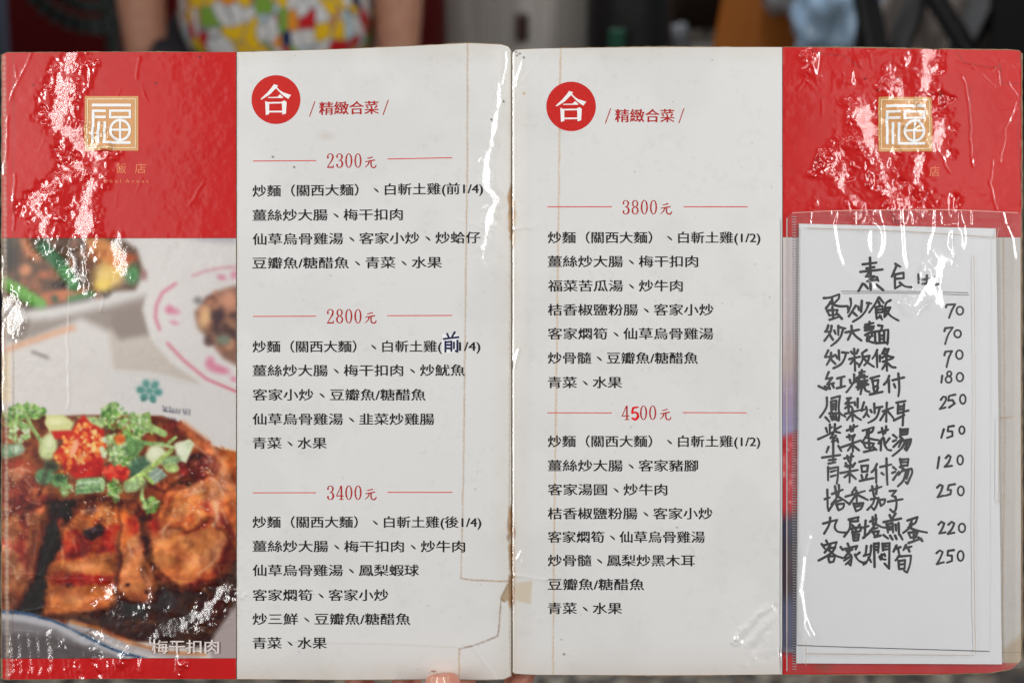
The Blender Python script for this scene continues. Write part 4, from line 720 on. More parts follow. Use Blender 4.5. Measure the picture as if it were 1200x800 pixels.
HAND = [
 ((955, 295), 8, 3.0, [
  '508,58 515,240|440,120 568,104|475,158 548,145|418,190 625,168|512,180 470,235 545,232|550,235 482,278 580,262|573,240 586,275|512,285 515,355|440,300 400,370|455,305 488,345|570,310 630,360',
  '745,115 792,142|755,135 712,235|740,215 820,198 824,250|745,255 820,250|740,215 742,345 800,312|786,290 835,325 895,332',
  '963,215 962,295|1000,262 1080,255|1040,225 1038,300|1000,302 1090,296|1118,240 1125,300|1110,312 1150,305',
  '75,435 130,430 220,400 215,438 175,480|150,430 155,470 150,490|140,468 120,500 95,530|150,488 210,510 295,510|105,550 125,592|110,550 205,545 188,590 125,597|155,520 165,628|130,637 210,612|205,585 245,628',
  '325,440 330,500 300,570|300,515 308,560|375,505 340,560 310,605|340,560 385,600|398,515 405,545|432,460 425,562|480,480 520,485|500,480 470,550 420,610 350,655',
  '590,430 550,500 500,570|595,430 635,480|590,470 600,500|560,520 625,508 628,565|572,545 620,540|565,572 622,568|562,520 570,628 610,602|600,600 622,635|700,455 655,490 645,600|655,528 698,522 670,580 642,612|655,540 700,600 775,645']),
 ((955, 375), 8.89, 2.95, [
  '130,55 118,95 95,122 140,120|165,60 150,130 90,215|145,150 180,205|192,110 207,142|235,60 235,155|250,75 310,88|285,90 260,170 215,225 160,268',
  '310,128 450,100|372,60 372,120 335,205|378,120 420,170 475,212',
  '515,50 600,30|510,76 605,65|560,20 558,105|515,108 600,88|512,105 530,90|515,155 590,118 575,170 535,222|545,135 530,212 600,235|540,178 590,165|650,55 695,60 682,100|615,120 620,225|620,120 755,100 752,180 745,250|662,135 666,232|712,128 710,232|665,165 710,160|665,198 710,194|625,240 750,232',
  '130,315 95,385 150,380|160,340 150,400 115,465|150,400 205,455|165,385 205,360|215,375 225,397|240,315 245,415|275,335 340,340|315,340 300,400 260,460 185,500',
  '400,300 405,400 410,525|368,328 385,352|440,310 425,348|350,405 460,380|400,405 362,455|415,440 450,462|530,310 480,345|485,345 488,410 450,485|490,385 560,370 540,430 505,470|500,398 540,440 605,485',
  '640,310 618,360 590,400|635,340 640,490|668,370 668,430|720,295 692,350|705,325 758,300 735,355 690,392|712,345 760,375 810,385|735,385 742,525|700,432 800,398|730,450 692,510|752,450 790,485 830,492',
  '135,540 105,612 165,600|170,600 118,668 188,655|30,685 110,725|95,690 132,712|130,665 150,715|172,665 188,700|225,605 300,585|265,600 262,700|220,708 305,685',
  '400,565 392,650 320,750|355,620 365,655|430,600 402,650|455,545 512,535|480,520 480,590|430,598 535,588|457,570 445,640|505,570 508,630|430,640 540,625|440,665 530,652|425,695 545,668|460,690 440,720|485,680 465,770|502,680 520,730 560,745',
  '570,605 662,580|588,615 600,685|590,635 652,620 642,688|605,692 640,686|600,700 615,760|648,700 632,750|565,772 695,745',
  '765,580 745,630 710,670|760,620 765,750|800,625 920,595|860,555 870,700 860,790|815,665 828,700']),
 ((955, 455), 10, 2.85, [
  '130,105 125,220 50,335|185,115 285,85 270,200 280,280 350,330|180,150 240,138|180,150 185,270|240,140 235,255|185,182 235,176|185,212 235,206|187,243 235,236|160,290 190,275|165,290 280,285 268,375 240,365|115,335 160,385|175,320 195,365|205,315 220,360|235,312 245,345',
  '365,115 415,110|405,110 345,180 430,162|385,130 385,265|385,195 345,230|388,195 425,218|455,160 460,195|492,115 490,220|345,295 520,250|430,240 432,380|425,290 365,365|440,300 480,335 530,365',
  '565,160 535,260 580,240|590,215 600,270 560,335|590,285 625,330|640,250 655,275|685,175 690,285|700,225 780,212|750,225 720,320 680,365 615,400',
  '785,265 905,220|832,165 828,280 825,385|828,255 755,370|840,260 910,345',
  '945,165 1050,145|965,190 960,290|1035,180 1025,300 1018,430|970,212 1030,202|965,245 1030,236|960,290 1085,255|915,372 1035,310',
  '120,460 135,510|165,420 165,520|165,462 192,450|225,415 220,500|225,480 295,440|220,500 285,515|30,590 130,545 220,500|205,530 170,580 225,565|235,550 190,618 260,602|250,585 262,630|205,620 205,770|150,680 125,745|265,670 300,730',
  '365,490 490,435|405,440 412,500|445,425 435,495|365,565 460,545|390,540 400,600|455,540 430,592|285,690 400,650 525,605|430,560 435,735|420,660 375,725|440,665 505,720',
  '550,490 600,475 680,450 662,500 625,520|625,470 620,560|600,500 590,560 540,625|580,568 680,595 735,600|560,640 582,685|570,632 682,640 645,690 585,690|622,605 630,720|565,740 690,710|670,680 710,715',
  '735,515 845,480|775,460 790,535|825,440 815,520|790,570 735,640|765,612 760,720|862,580 820,640|800,590 810,660 840,710 880,720',
  '905,540 950,575|905,615 940,600|910,680 990,600|990,470 990,540|995,480 1080,470 1070,530|1000,505 1070,500|995,540 1065,530|985,560 1020,590 970,680|1000,612 1115,590 1100,650 1062,725 1040,700|1050,612 1000,700 900,785|1078,610 1050,690']),
 ((955, 525), 10, 2.85, [
  '75,105 285,75|205,60 205,160|155,135 235,125|150,175 230,160|145,215 145,370|150,235 262,215 258,330 245,410|178,270 235,255|180,325 235,310',
  '335,115 440,90|370,85 385,150|420,60 410,140|350,170 370,215|402,160 408,205|460,170 430,215|345,205 440,190|290,285 490,250|400,205 395,395|395,290 335,335|410,300 470,355',
  '510,155 615,130|535,200 540,270|540,205 612,195 602,262|542,272 605,265|535,310 550,360|600,300 585,350|515,378 675,345',
  '715,180 690,235 655,275|705,240 708,400|755,215 885,185|828,115 830,270 838,420|770,285 795,305',
  '905,215 940,245|895,285 930,270|905,365 970,270|985,120 1000,200|990,130 1085,120 1072,200|1005,160 1075,155|1000,200 1070,195|985,215 1028,232 970,310|1010,260 1120,235 1125,290 1070,410 1050,390|1060,260 1025,370 960,440|1085,260 1060,350',
  '135,480 140,700|105,590 165,570|150,725 210,640|190,530 315,480|225,440 245,560|270,425 265,540 185,650|262,560 330,600 395,650|230,622 300,600|240,650 265,715|250,650 330,640 320,690 270,720',
  '465,455 425,512|350,560 575,495|475,490 480,620|470,540 400,640|490,540 560,575 610,600|440,640 470,730|445,645 555,635 530,700 475,730|465,678 520,666',
  '635,490 770,445|660,440 680,550|715,430 708,530|690,560 670,640 605,715|645,592 735,575 712,660 682,715 650,680|740,600 760,662|745,600 812,590 800,640 760,670',
  '865,495 940,490 890,550 935,570|845,620 1015,590|930,560 945,630 935,710 905,745 870,710']),
 ((955, 595), 8.571, 2.95, [
  '145,90 135,160 85,250|75,150 215,112 190,180 220,230 300,240',
  '330,110 430,85 415,130|345,130 425,125|345,110 340,200 285,280|365,165 385,185|440,160 425,185|350,200 460,185 445,225|360,200 375,240|402,190 400,225|365,240 445,225|372,258 380,320|375,265 435,255 425,315|380,290 425,285|382,320 425,315',
  '480,190 530,175|500,120 490,290|475,295 545,235|545,130 610,100|570,85 575,160|600,65 600,150 540,230|595,150 660,185 710,190|580,202 620,192|570,230 600,285|580,232 632,225 615,270|590,285 650,270',
  '740,65 755,100|800,50 770,95|680,135 855,100|710,150 725,240|715,160 770,145 775,240|730,185 770,180|730,212 770,206|800,160 805,220|830,145 835,260|680,265 725,300|745,270 770,310|795,270 810,305|845,265 870,310',
  '920,120 1020,85 1000,140 970,160|960,110 960,180|950,150 930,200 875,245|930,190 1020,220 1115,240|930,240 950,290|940,240 1020,235 1000,290 950,290|980,210 985,330|930,345 1060,300|1030,290 1070,325',
  '105,320 120,350|60,355 90,400|75,370 210,335 195,380|145,370 90,440|120,400 195,390 150,450 30,520|135,420 200,470 270,495|125,475 135,535|130,480 195,475 178,530|140,538 178,532',
  '320,350 330,375|250,385 270,415|270,410 415,375 400,410|310,425 370,410|345,420 290,490|330,450 360,480 350,570 330,550|345,480 285,520|355,510 300,560|440,440 395,475|395,460 420,510 470,540 500,535',
  '510,375 500,450 480,475|555,370 545,470 500,550|490,470 540,455|530,490 555,535|585,350 590,585|590,355 632,345 625,440|595,385 625,380|595,415 625,410|670,350 675,420|670,355 740,345 735,600 690,550|680,380 735,375|680,410 735,405|640,480 650,510|660,460 665,505 700,510|685,455 695,475|480,558 482,562',
  '810,370 780,430|810,400 850,385|825,400 835,445|905,365 880,415|900,395 960,380|925,395 940,430|840,465 800,520|840,480 955,470 945,560 915,640 885,620|830,520 835,605|835,525 895,515 890,600|840,560 890,555|840,605 890,600']),
 ((1085, 350), 5, 2.7, [
  '112,50 115,36 165,33 145,70 130,112|O193,70,20,24', '103,190 108,172 152,168 125,210 107,265|O180,205,20,22', '103,330 108,310 148,305 130,340 115,400|O190,327,20,26', '90,450 85,490|O131,438,13,14|O127,472,18,19|O193,458,20,25',
  '82,590 95,572 112,575 108,600 75,645 108,635|165,560 130,568 125,595 150,592 162,612 130,635|O210,587,17,27']),
 ((1085, 490), 4.444, 2.7, [
  '88,55 75,100|140,38 112,42 108,66 132,66 133,90 105,100|O182,60,14,20', '64,200 55,258|98,205 112,190 124,198 112,228 92,250 130,245|O173,215,15,24', '53,358 68,343 82,350 72,380 55,408 85,400|145,340 114,346 107,370 126,370 122,392 95,400|O176,375,16,24',
  '60,550 75,535 90,543 80,570 64,596 96,590|112,550 128,535 142,543 130,572 108,598 142,592|O182,567,17,23', '50,698 66,683 82,692 70,722 52,755 88,745|140,682 110,686 107,710 130,710 130,738 105,747|O175,712,16,26'])]
for (ox, oy), sc, wdt, chars in HAND:
    for ch in chars:
        I = Ink()
        for st in ch.split('|'):
            if st[0] == 'O':
                cx, cy, rx, ry = (float(v) for v in st[1:].split(',')); hw = wdt / 2
                I.ring(ox + cx / sc, oy + cy / sc, rx / sc + hw * .8, ry / sc + hw * .8, max(rx / sc - hw * .9, .4), ry / sc - hw * .9, 24)
            else:
                pts = [tuple(float(v) for v in p.split(',')) for p in st.split()]
                I.stroke([(ox + x / sc, oy + y / sc, wdt * (random.uniform(.84, 1.12) if k else 1.15) * .97) for k, (x, y) in enumerate(pts)])
        I.build('brush_character' if ox < 1000 else 'price_number', M_MARK, hand_s, PH, .42)
I = Ink(); I.stroke([(985, 341.5, .9), (1060, 341.5, .8), (1133, 343.2, .9)]); I.stroke([(986, 344, .7), (1060, 343.6, .8), (1134, 346, .8)]); I.build('underline', M_PEN, hand_s, PH, .42)
I = Ink(); I.stroke([(934, 754.6, .9), (1000, 757, .8), (1158, 761.6, .9)]); I.build('cut_edge', M_PEN, hand_s, PH, .46)

# plastic sleeve: film with a milky tint, folds and a welded seam
sleeve = empty('plastic_sleeve', menu.location, (R(-PITCH), 0, 0)); tag(sleeve, 'clear plastic sleeve with welded seam taped over the right panel, glaring at its top', 'plastic sleeve')
SHm = (fbm((HH, HW), 90, 301, 2) - .5) * .7 + (fbm((HH, HW), 16, 305, 2) - .5) * .05
def sfold(pts, amp, w, sharp=2):
    xs = [p[0] for p in pts]; ys = [p[1] for p in pts]
    x0, x1 = max(0, int(min(xs) + OFF - w * 5)), min(HW, int(max(xs) + OFF + w * 5)); y0, y1 = max(0, int(min(ys) + OFF - w * 5)), min(HH, int(max(ys) + OFF + w * 5))
    SHm[y0:y1, x0:x1] += amp * np.exp(-(seg_dist(pts, x0, x1, y0, y1) / w) ** sharp)
def loop(cx, cy, rx, ry, n=20, a0=0, a1=360): return [(cx + rx * math.cos(R(a0 + (a1 - a0) * k / n)), cy + ry * math.sin(R(a0 + (a1 - a0) * k / n))) for k in range(n + 1)]
A_ = .60
def ridge(pts, w, k=1.0): sfold(pts, A_ * .5 * w * k * .52, w)
ridge([(969, 246), (974, 270), (978, 295), (984, 312), (998, 322), (1010, 328), (1020, 336)], 4.4, 1.15)
ridge(loop(1021, 280, 8, 20), 6, 1.1); ridge([(1021, 246), (1020, 262)], 8, 1.1)
ridge([(1051, 246), (1053, 280), (1055, 305), (1060, 320), (1072, 312), (1082, 316)], 4.6, 1.15)
ridge([(1090, 248), (1089, 270), (1084, 285), (1083, 305), (1088, 320)], 3.8, 1.1)
ridge(loop(1115, 280, 8, 15), 6, 1.1); ridge([(1113, 246), (1118, 262)], 7)
def stilt(pts, s_, slope):
    x0, x1, y0, y1 = [int(v) + OFF for v in (min(p[0] for p in pts) - 40, max(p[0] for p in pts) + 40, min(p[1] for p in pts) - 40, max(p[1] for p in pts) + 40)]; X = gx[y0:y1, x0:x1]; Y = gy[y0:y1, x0:x1]; D = np.full(X.shape, 1e9, np.float32); QX = np.zeros_like(D)
    for (xa, ya), (xb, yb) in zip(pts[:-1], pts[1:]):
        vx, vy = xb - xa, yb - ya; t = np.clip(((X - xa) * vx + (Y - ya) * vy) / (vx * vx + vy * vy + 1e-9), 0, 1); d = np.hypot(X - xa - t * vx, Y - ya - t * vy); k = d < D; D = np.where(k, d, D); QX = np.where(k, xa + t * vx, QX)
    SHm[y0:y1, x0:x1] += .5 * np.exp(-(np.clip(D + jag[y0:y1, x0:x1] * s_ * 1.6, 0, 99) / s_) ** 4) * (-slope * (X - 1087) + 3.6)
stilt([(1108, 296), (1094, 318), (1086, 338), (1070, 354), (1086, 338), (1098, 350)], 12, .21)
ridge([(1170, 240), (1175, 262), (1183, 280), (1186, 302)], 2.4, .9)
ridge([(944, 628), (937, 650), (934, 690), (937, 715), (942, 736), (946, 742)], 6, 1.1); ridge([(938, 730), (946, 745)], 5, 1.1); ridge([(932, 640), (931, 745)], 3, 1)
for k in range(26): y = 384 - k * 2.0 + 8; sfold([(1060 + k % 3, y), (1074 + (k * 7) % 9, y - 1)], .10, 1.2)
sfold([(933, 260), (1180, 262)], -.5, 2.5)
for k in range(9): x = 950 + k * 24 + random.uniform(-8, 8); sfold([(x, 250), (x + random.uniform(-3, 3), 262)], .5, 2)
crS = np.zeros_like(SHm)
def SH(X, Y):
    x = np.clip(np.asarray(X) + OFF, 0, HW - 1.01); y = np.clip(np.asarray(Y) + OFF, 0, HH - 1.01); a = x.astype(int); b = y.astype(int); fx = x - a; fy = y - b
    v = (SHm[b, a] * (1 - fx) + SHm[b, a + 1] * fx) * (1 - fy) + (SHm[b + 1, a] * (1 - fx) + SHm[b + 1, a + 1] * fx) * fy
    return 3.3 + v
nx, ny = 230, 440
u = np.linspace(0, 1, nx)[None, :]; v = np.linspace(0, 1, ny)[:, None]
X = 919.5 + (1194.5 - 919.5) * u + 0 * v; tp = np.interp(X, [919, 922, 926, 940, 1000, 1100, 1195], [262, 254, 250.5, 249.5, 247, 246.5, 250]); bt = np.interp(X, [919, 1160, 1195], [787, 786, 780]); Y = tp + (bt - tp) * v
m, N, Lk, b = mat('clear_plastic_film'); N.remove(b); out = N['Material Output']
tr = N.new('ShaderNodeBsdfTransparent'); tr.inputs[0].default_value = (.97, .972, .98, 1); gl = N.new('ShaderNodeBsdfGlossy'); gl.inputs['Roughness'].default_value = .15; df = N.new('ShaderNodeBsdfDiffuse'); df.inputs[0].default_value = (.85, .83, .84, 1)
fr = N.new('ShaderNodeLayerWeight'); pw_ = N.new('ShaderNodeMath'); pw_.operation = 'POWER'; pw_.inputs[1].default_value = 5; Lk.new(fr.outputs['Facing'], pw_.inputs[0]); ml = N.new('ShaderNodeMath'); ml.operation = 'MULTIPLY_ADD'; ml.inputs[1].default_value = .9; ml.inputs[2].default_value = .075; Lk.new(pw_.outputs[0], ml.inputs[0])
m1 = N.new('ShaderNodeMixShader'); m1.inputs[0].default_value = .10; Lk.new(tr.outputs[0], m1.inputs[1]); Lk.new(df.outputs[0], m1.inputs[2])
tcn = N.new('ShaderNodeTexCoord'); nzn = N.new('ShaderNodeTexNoise'); nzn.inputs['Scale'].default_value = 30; nzn.inputs['Detail'].default_value = 8; Lk.new(tcn.outputs['Object'], nzn.inputs['Vector']); mr = N.new('ShaderNodeMapRange'); mr.inputs[1].default_value = .3; mr.inputs[2].default_value = .75; mr.inputs[3].default_value = .025; mr.inputs[4].default_value = .085; Lk.new(nzn.outputs['Fac'], mr.inputs[0]); Lk.new(mr.outputs[0], m1.inputs[0])
m2 = N.new('ShaderNodeMixShader'); Lk.new(ml.outputs[0], m2.inputs[0]); Lk.new(m1.outputs[0], m2.inputs[1]); Lk.new(gl.outputs[0], m2.inputs[2]); Lk.new(m2.outputs[0], out.inputs[0])
M_FILM = m
link('film', grid_mesh('film', loc(X, Y, SH(X, Y))), M_FILM, sleeve)
M_TAPE = simple('aged_tape_edge', (176, 158, 134), .4, .3, 200, coat=.5)
for pts_ in ([(1139, 300), (1140.5, 470), (1139, 620), (1141, 764)], [(1168, 586), (1168, 490), (1187, 487)], [(1168, 586), (1180, 588)], [(944, 268), (1060, 272), (1166, 279), (1168, 268)], [(944, 764), (1139, 766)], [(943, 750), (943, 778)]):
    I = Ink(); I.stroke([(x, y, random.uniform(.45, .8)) for x, y in pts_]); I.build('tape_edge', M_TAPE, sleeve, SH, .10)
M_SEAM = simple('milky_weld_marks', (150, 145, 146), .3, .1, 80, coat=.6)
I = Ink(); y = 254.0
while y < 782:
    x = 926.8 + .4 * math.sin(y * .02); I.shape([(x, y), (x, y + .9), (x + 5.2, y + 1.1), (x + 5.2, y + .2)]); y += 3.1
o = I.build('welded_seam', M_SEAM, sleeve, SH, .12); o['kind'] = 'stuff'; o['label'] = 'row of short weld marks down the sleeve edge'
I = Ink(); I.shape([(920.2, 256), (920.2, 784), (921.4, 784), (921.4, 256)]); I.build('sleeve_edge', simple('sleeve_edge_plastic', (190, 176, 172), .3, .2, 60, coat=.8), sleeve, SH, .10)
I = Ink(); pts = [(927, 250.2), (960, 248.4), (1000, 247.2), (1060, 246.6), (1120, 246.8), (1190, 250)]; I.stroke([(x, y, 1.1) for x, y in pts]); I.build('sleeve_mouth_lip', simple('sleeve_lip_plastic', (216, 150, 140), .25, .2, 60, coat=1), sleeve, SH, .14)

# ------------------------------------------------------------------ skinned bodies
def skin(name, pts, edges, material, parent=None, sub=2, smooth_iter=0, root=0):
    me = bpy.data.meshes.new(name); me.from_pydata([p[:3] for p in pts], edges, [])
    o = bpy.data.objects.new(name, me); COL.objects.link(o)
    md = o.modifiers.new('skin', 'SKIN'); 
    for i, p in enumerate(pts):
        sv = me.skin_vertices[0].data[i]; r_ = p[3]; sv.radius = (r_, p[4] if len(p) > 4 else r_); sv.use_root = (i == root)
    ss = o.modifiers.new('sub', 'SUBSURF'); ss.levels = sub; ss.render_levels = sub
    bpy.context.view_layer.update()
    nm = bpy.data.meshes.new_from_object(o.evaluated_get(bpy.context.evaluated_depsgraph_get()))
    bpy.data.objects.remove(o); bpy.data.meshes.remove(me); nm.name = name
    return link(name, nm, material, parent)
def skin_mat(name, c, c2):
    m = simple(name, c, .45, .1, 60, bump=.0005, bscale=500, alt=c2); b = m.node_tree.nodes['Principled BSDF']
    b.inputs['Subsurface Weight'].default_value = .12; b.inputs['Subsurface Radius'].default_value = (.01, .004, .002); b.inputs['Subsurface Scale'].default_value = .6; return m
M_SKIN = skin_mat('skin', (214, 150, 128), (188, 116, 96)); M_SKIN2 = skin_mat('skin_tanned', (196, 144, 118), (170, 116, 94)); M_NAIL = simple('fingernail', (226, 168, 146), .25, .08, 80, coat=.5)

# hand that holds the menu from below: thumb on the front, four fingers behind (menu frame, metres)
hand = empty('hand', W(-0.045, DIST + .005, -0.300), (R(-PITCH), 0, 0)); tag(hand, 'hand gripping the bottom edge of the menu near the spine, thumbnail in front', 'hand')
def hp_(px, py, d): return ((px - 600) * PX + .045, d, (400 - py) * PX + .300)     # d: metres behind the menu face
pts = []; edges = []
def chain(start, lst):
    prev = start
    for p in lst:
        pts.append(p); edges.append((prev, len(pts) - 1)) if prev is not None else None; prev = len(pts) - 1
    return prev
pts.append((*hp_(512, 950, .0), .030, .020))                    # palm centre
pts.append((*hp_(512, 1030, -.02), .026, .019)); edges.append((0, 1)); pts.append((*hp_(505, 1120, -.06), .028, .024)); edges.append((1, 2)); pts.append((*hp_(480, 1350, -.16), .038, .036)); edges.append((2, 3)); pts.append((*hp_(440, 1600, -.26), .045, .045)); edges.append((3, 4))
pts.append((*hp_(500, 880, .004), .034, .014)); edges.append((0, 5))
palm = skin('palm', pts, edges, M_SKIN, hand, 2)
def finger(lst, mt=M_SKIN): 
    return skin('finger', [(*hp_(a, b_2, d), r_) for a, b_2, d, r_ in lst], [(k, k + 1) for k in range(len(lst) - 1)], mt, hand, 2)
finger([(452, 905, .004, .0105), (428, 850, .014, .0098), (414, 806, .022, .0088), (408, 760, .017, .0085), (410, 722, .0145, .0075), (411, 706, .0142, .0062)])
finger([(490, 890, .006, .011), (478, 840, .020, .0100), (470, 800, .024, .0092), (466, 742, .019, .0086), (466, 700, .0155, .0078), (466, 684, .015, .0062)])
finger([(528, 890, .006, .011), (534, 840, .020, .0100), (540, 800, .022, .0092), (548, 742, .018, .0086), (550, 704, .0155, .0078), (551, 690, .015, .0062)])
finger([(560, 905, .004, .0105), (590, 850, .010, .0095), (611, 803, .0165, .0088), (620, 762, .016, .008), (624, 730, .0145, .0072), (625, 716, .014, .006)])
th = finger([(540, 935, -.006, .015), (536, 880, -.018, .0138), (526, 826, -.018, .0126), (520, 800, -.0138, .0116), (517.5, 789, -.0132, .0104), (517, 784, -.0128, .0070)])
th.name = 'thumb'
# nail, seated on the thumb tip
nv = []; nf = []
for i in range(7):
    for j in range(9):
        a = -1.05 + 2.1 * j / 8; t = i / 6; w_ = .0080 * (1 - .25 * (1 - t) ** 3) ; z0 = 785.0 + t * 24 - (1.8 * math.cos(a * 1.4) if i == 0 else 0)
        nv.append(hp_(517.8 + math.sin(a) * w_ / PX, z0, -.0150 - math.cos(a) * .0098 - .0006 * math.sin(t * 3.1)))
for i in range(6):
    for j in range(8): nf.append((i * 9 + j, i * 9 + j + 1, (i + 1) * 9 + j + 1, (i + 1) * 9 + j))
me = bpy.data.meshes.new('thumbnail'); me.from_pydata(nv, [], nf); link('thumbnail', me, M_NAIL, hand)

# ------------------------------------------------------------------ background: placed in the view frame by distance, standing on the floor
def at(px, py, D): return W((px - 600) / 600 * .36 * D, D, (400 - py) / 600 * .36 * D)
ym = lambda px, py, D: at(px, py, D)
# floor, one sheet of mottled terrazzo
m, N, Lk, b = mat('mottled_floor'); tc = N.new('ShaderNodeTexCoord'); vo = N.new('ShaderNodeTexVoronoi'); vo.inputs['Scale'].default_value = 55; Lk.new(tc.outputs['Object'], vo.inputs['Vector']); rp = N.new('ShaderNodeValToRGB'); rp.color_ramp.interpolation = 'CONSTANT'
E = rp.color_ramp.elements; E[0].color = lin(92, 86, 80); E[1].position = .3; E[1].color = lin(150, 140, 126)
for p_, c_ in ((.5, (70, 64, 60)), (.65, (178, 168, 150)), (.82, (126, 110, 92))): e_ = E.new(p_); e_.color = lin(*c_)
sp = N.new('ShaderNodeSeparateColor'); Lk.new(vo.outputs['Color'], sp.inputs[0]); Lk.new(sp.outputs[0], rp.inputs[0]); nz = N.new('ShaderNodeTexNoise'); nz.inputs['Scale'].default_value = 6; nz.inputs['Detail'].default_value = 6; Lk.new(tc.outputs['Object'], nz.inputs['Vector'])
mx = N.new('ShaderNodeMixRGB'); mx.blend_type = 'MULTIPLY'; mx.inputs[0].default_value = .8; Lk.new(rp.outputs[0], mx.inputs[1]); Lk.new(nz.outputs['Fac'], mx.inputs[2]); Lk.new(mx.outputs[0], b.inputs['Base Color']); b.inputs['Roughness'].default_value = .55
me = bpy.data.meshes.new('floor'); me.from_pydata([(-8, -4, 0), (8, -4, 0), (8, 9, 0), (-8, 9, 0)], [], [(0, 1, 2, 3)]); tag(link('floor', me, m), kind='structure')
def box(bm, x0, x1, y0, y1, z0, z1, bev=0.0):
    r_ = bmesh.ops.create_cube(bm, size=1); vs = r_['verts']
    for v_ in vs: v_.co = Vector((x0 + (v_.co.x + .5) * (x1 - x0), y0 + (v_.co.y + .5) * (y1 - y0), z0 + (v_.co.z + .5) * (z1 - z0)))
    if bev: bmesh.ops.bevel(bm, geom=list({e for v_ in vs for e in v_.link_edges}), offset=bev, segments=3, affect='EDGES', profile=.5)
def boxo(name, dims, material, parent=None, bev=.01, smooth=False):
    bm = bmesh.new(); box(bm, *dims, bev); me = bpy.data.meshes.new(name); bm.to_mesh(me); bm.free(); return link(name, me, material, parent, smooth)
wl = boxo('back_wall', (-8, 8, 5.4, 5.55, 0.002, 3.4), simple('dim_plaster', (58, 52, 50), .9, .3, 3), None, 0); wl['kind'] = 'structure'
# red upholstered bench behind the person
M_MAROON = simple('maroon_vinyl', (96, 14, 16), .5, .25, 5, coat=.1)
be = empty('bench', (-0.86, 2.75, 0)); tag(be, 'dark red high-backed bench behind the person in the patterned shirt', 'bench')
boxo('backrest', (-.95, .72, .10, .24, .30, 1.35), M_MAROON, be, .04, True); boxo('seat', (-.95, .72, -.38, .095, .30, .46), M_MAROON, be, .03, True)
M_DARK = simple('matt_black', (16, 15, 16), .6, .3, 20)
for x in (-.9, .62): 
    for y in (-.34, .16): boxo('leg', (x, x + .05, y, y + .05, 0.0, .298), M_DARK, be, .004)
# grey cloth hanging at far left
def drape(name, x0, x1, z0, z1, y, nx, nz_, amp, fq, material, slant=0, seed=1, thick=.006):
    r_ = random.Random(seed); ph = [r_.uniform(0, 6) for _ in range(5)]
    V = []; F = []
    for i in range(nz_):
        for j in range(nx):
            s = j / (nx - 1); t = i / (nz_ - 1); V.append((x0 + (x1 - x0) * s + slant * t + amp * .3 * math.sin(t * 9 + s * 5 + ph[1]), y + amp * math.sin(s * fq + ph[0] + t * 1.7) + amp * .5 * math.sin(s * fq * 2.3 + t * 5 + ph[2]), z0 + (z1 - z0) * t))
    for i in range(nz_ - 1):
        for j in range(nx - 1): F.append((i * nx + j, i * nx + j + 1, (i + 1) * nx + j + 1, (i + 1) * nx + j))
    me = bpy.data.meshes.new(name); me.from_pydata(V, [], F); bm = bmesh.new(); bm.from_mesh(me); bmesh.ops.solidify(bm, geom=bm.faces[:], thickness=thick); bm.to_mesh(me); bm.free()
    return me
p = at(10, 30, 2.2)
tag(link('hanging_jacket', drape('hanging_jacket', p.x - .5, p.x - .07, .0, 1.3, p.y, 40, 30, .03, 22, None, slant=.11, seed=3), simple('grey_blue_cloth', (66, 72, 88), .9, .15, 20)), 'slate grey cloth hanging at the far left behind the red panel', 'cloth')
# round fan head peeking above the bench, left of the arm
p = at(116, -62, 2.5); fan = empty('stand_fan', (p.x, p.y, 0)); tag(fan, 'small grey green stand fan between the bench and the arm', 'fan')
M_FAN = simple('grey_green_plastic', (64, 72, 68), .4, .1, 20)
bm = bmesh.new(); bmesh.ops.create_cone(bm, segments=32, radius1=.13, radius2=.13, depth=.03, cap_ends=True); bmesh.ops.create_cone(bm, segments=32, radius1=.17, radius2=.15, depth=.02, cap_ends=True, matrix=Matrix.Translation((0, 0, -.35)) @ Matrix.Rotation(0, 4, 'X'))
bm.free()
def cyl(name, r1, r2, d, mtx, material, parent, seg=28):
    bm = bmesh.new(); bmesh.ops.create_cone(bm, segments=seg, radius1=r1, radius2=r2, depth=d, cap_ends=True, matrix=mtx); me = bpy.data.meshes.new(name); bm.to_mesh(me); bm.free(); return link(name, me, material, parent, False)
cyl('fan_base', .16, .13, .03, Matrix.Translation((0, 0, .015)), M_FAN, fan); cyl('pole', .014, .014, p.z - .04, Matrix.Translation((0, 0, .03 + (p.z - .04) / 2)), M_FAN, fan)
cyl('motor_hub', .05, .04, .08, Matrix.Translation((0, .0, p.z)) @ Matrix.Rotation(R(90), 4, 'X'), M_FAN, fan)
for k in range(3):
    mt = Matrix.Translation((0, -.05, p.z)) @ Matrix.Rotation(R(120 * k), 4, 'Y') @ Matrix.Translation((0, 0, .055)) @ Matrix.Rotation(R(25), 4, 'Z') @ Matrix.Diagonal((.5, .1, 1, 1)); cyl('blade', .04, .02, .09, mt, M_FAN, fan, 16)
bm = bmesh.new()
for rr in (.04, .08, .115): 
    for k in range(32):
        a = k * math.pi / 16; c_ = Vector((rr * math.cos(a), -.09, p.z + rr * math.sin(a))); box(bm, c_.x - rr * .11 - .001, c_.x + rr * .11 + .001, c_.y - .002, c_.y + .002, c_.z - rr * .11 - .001, c_.z + rr * .11 + .001)
me = bpy.data.meshes.new('grille'); bm.to_mesh(me); bm.free(); link('grille', me, M_FAN, fan, False)

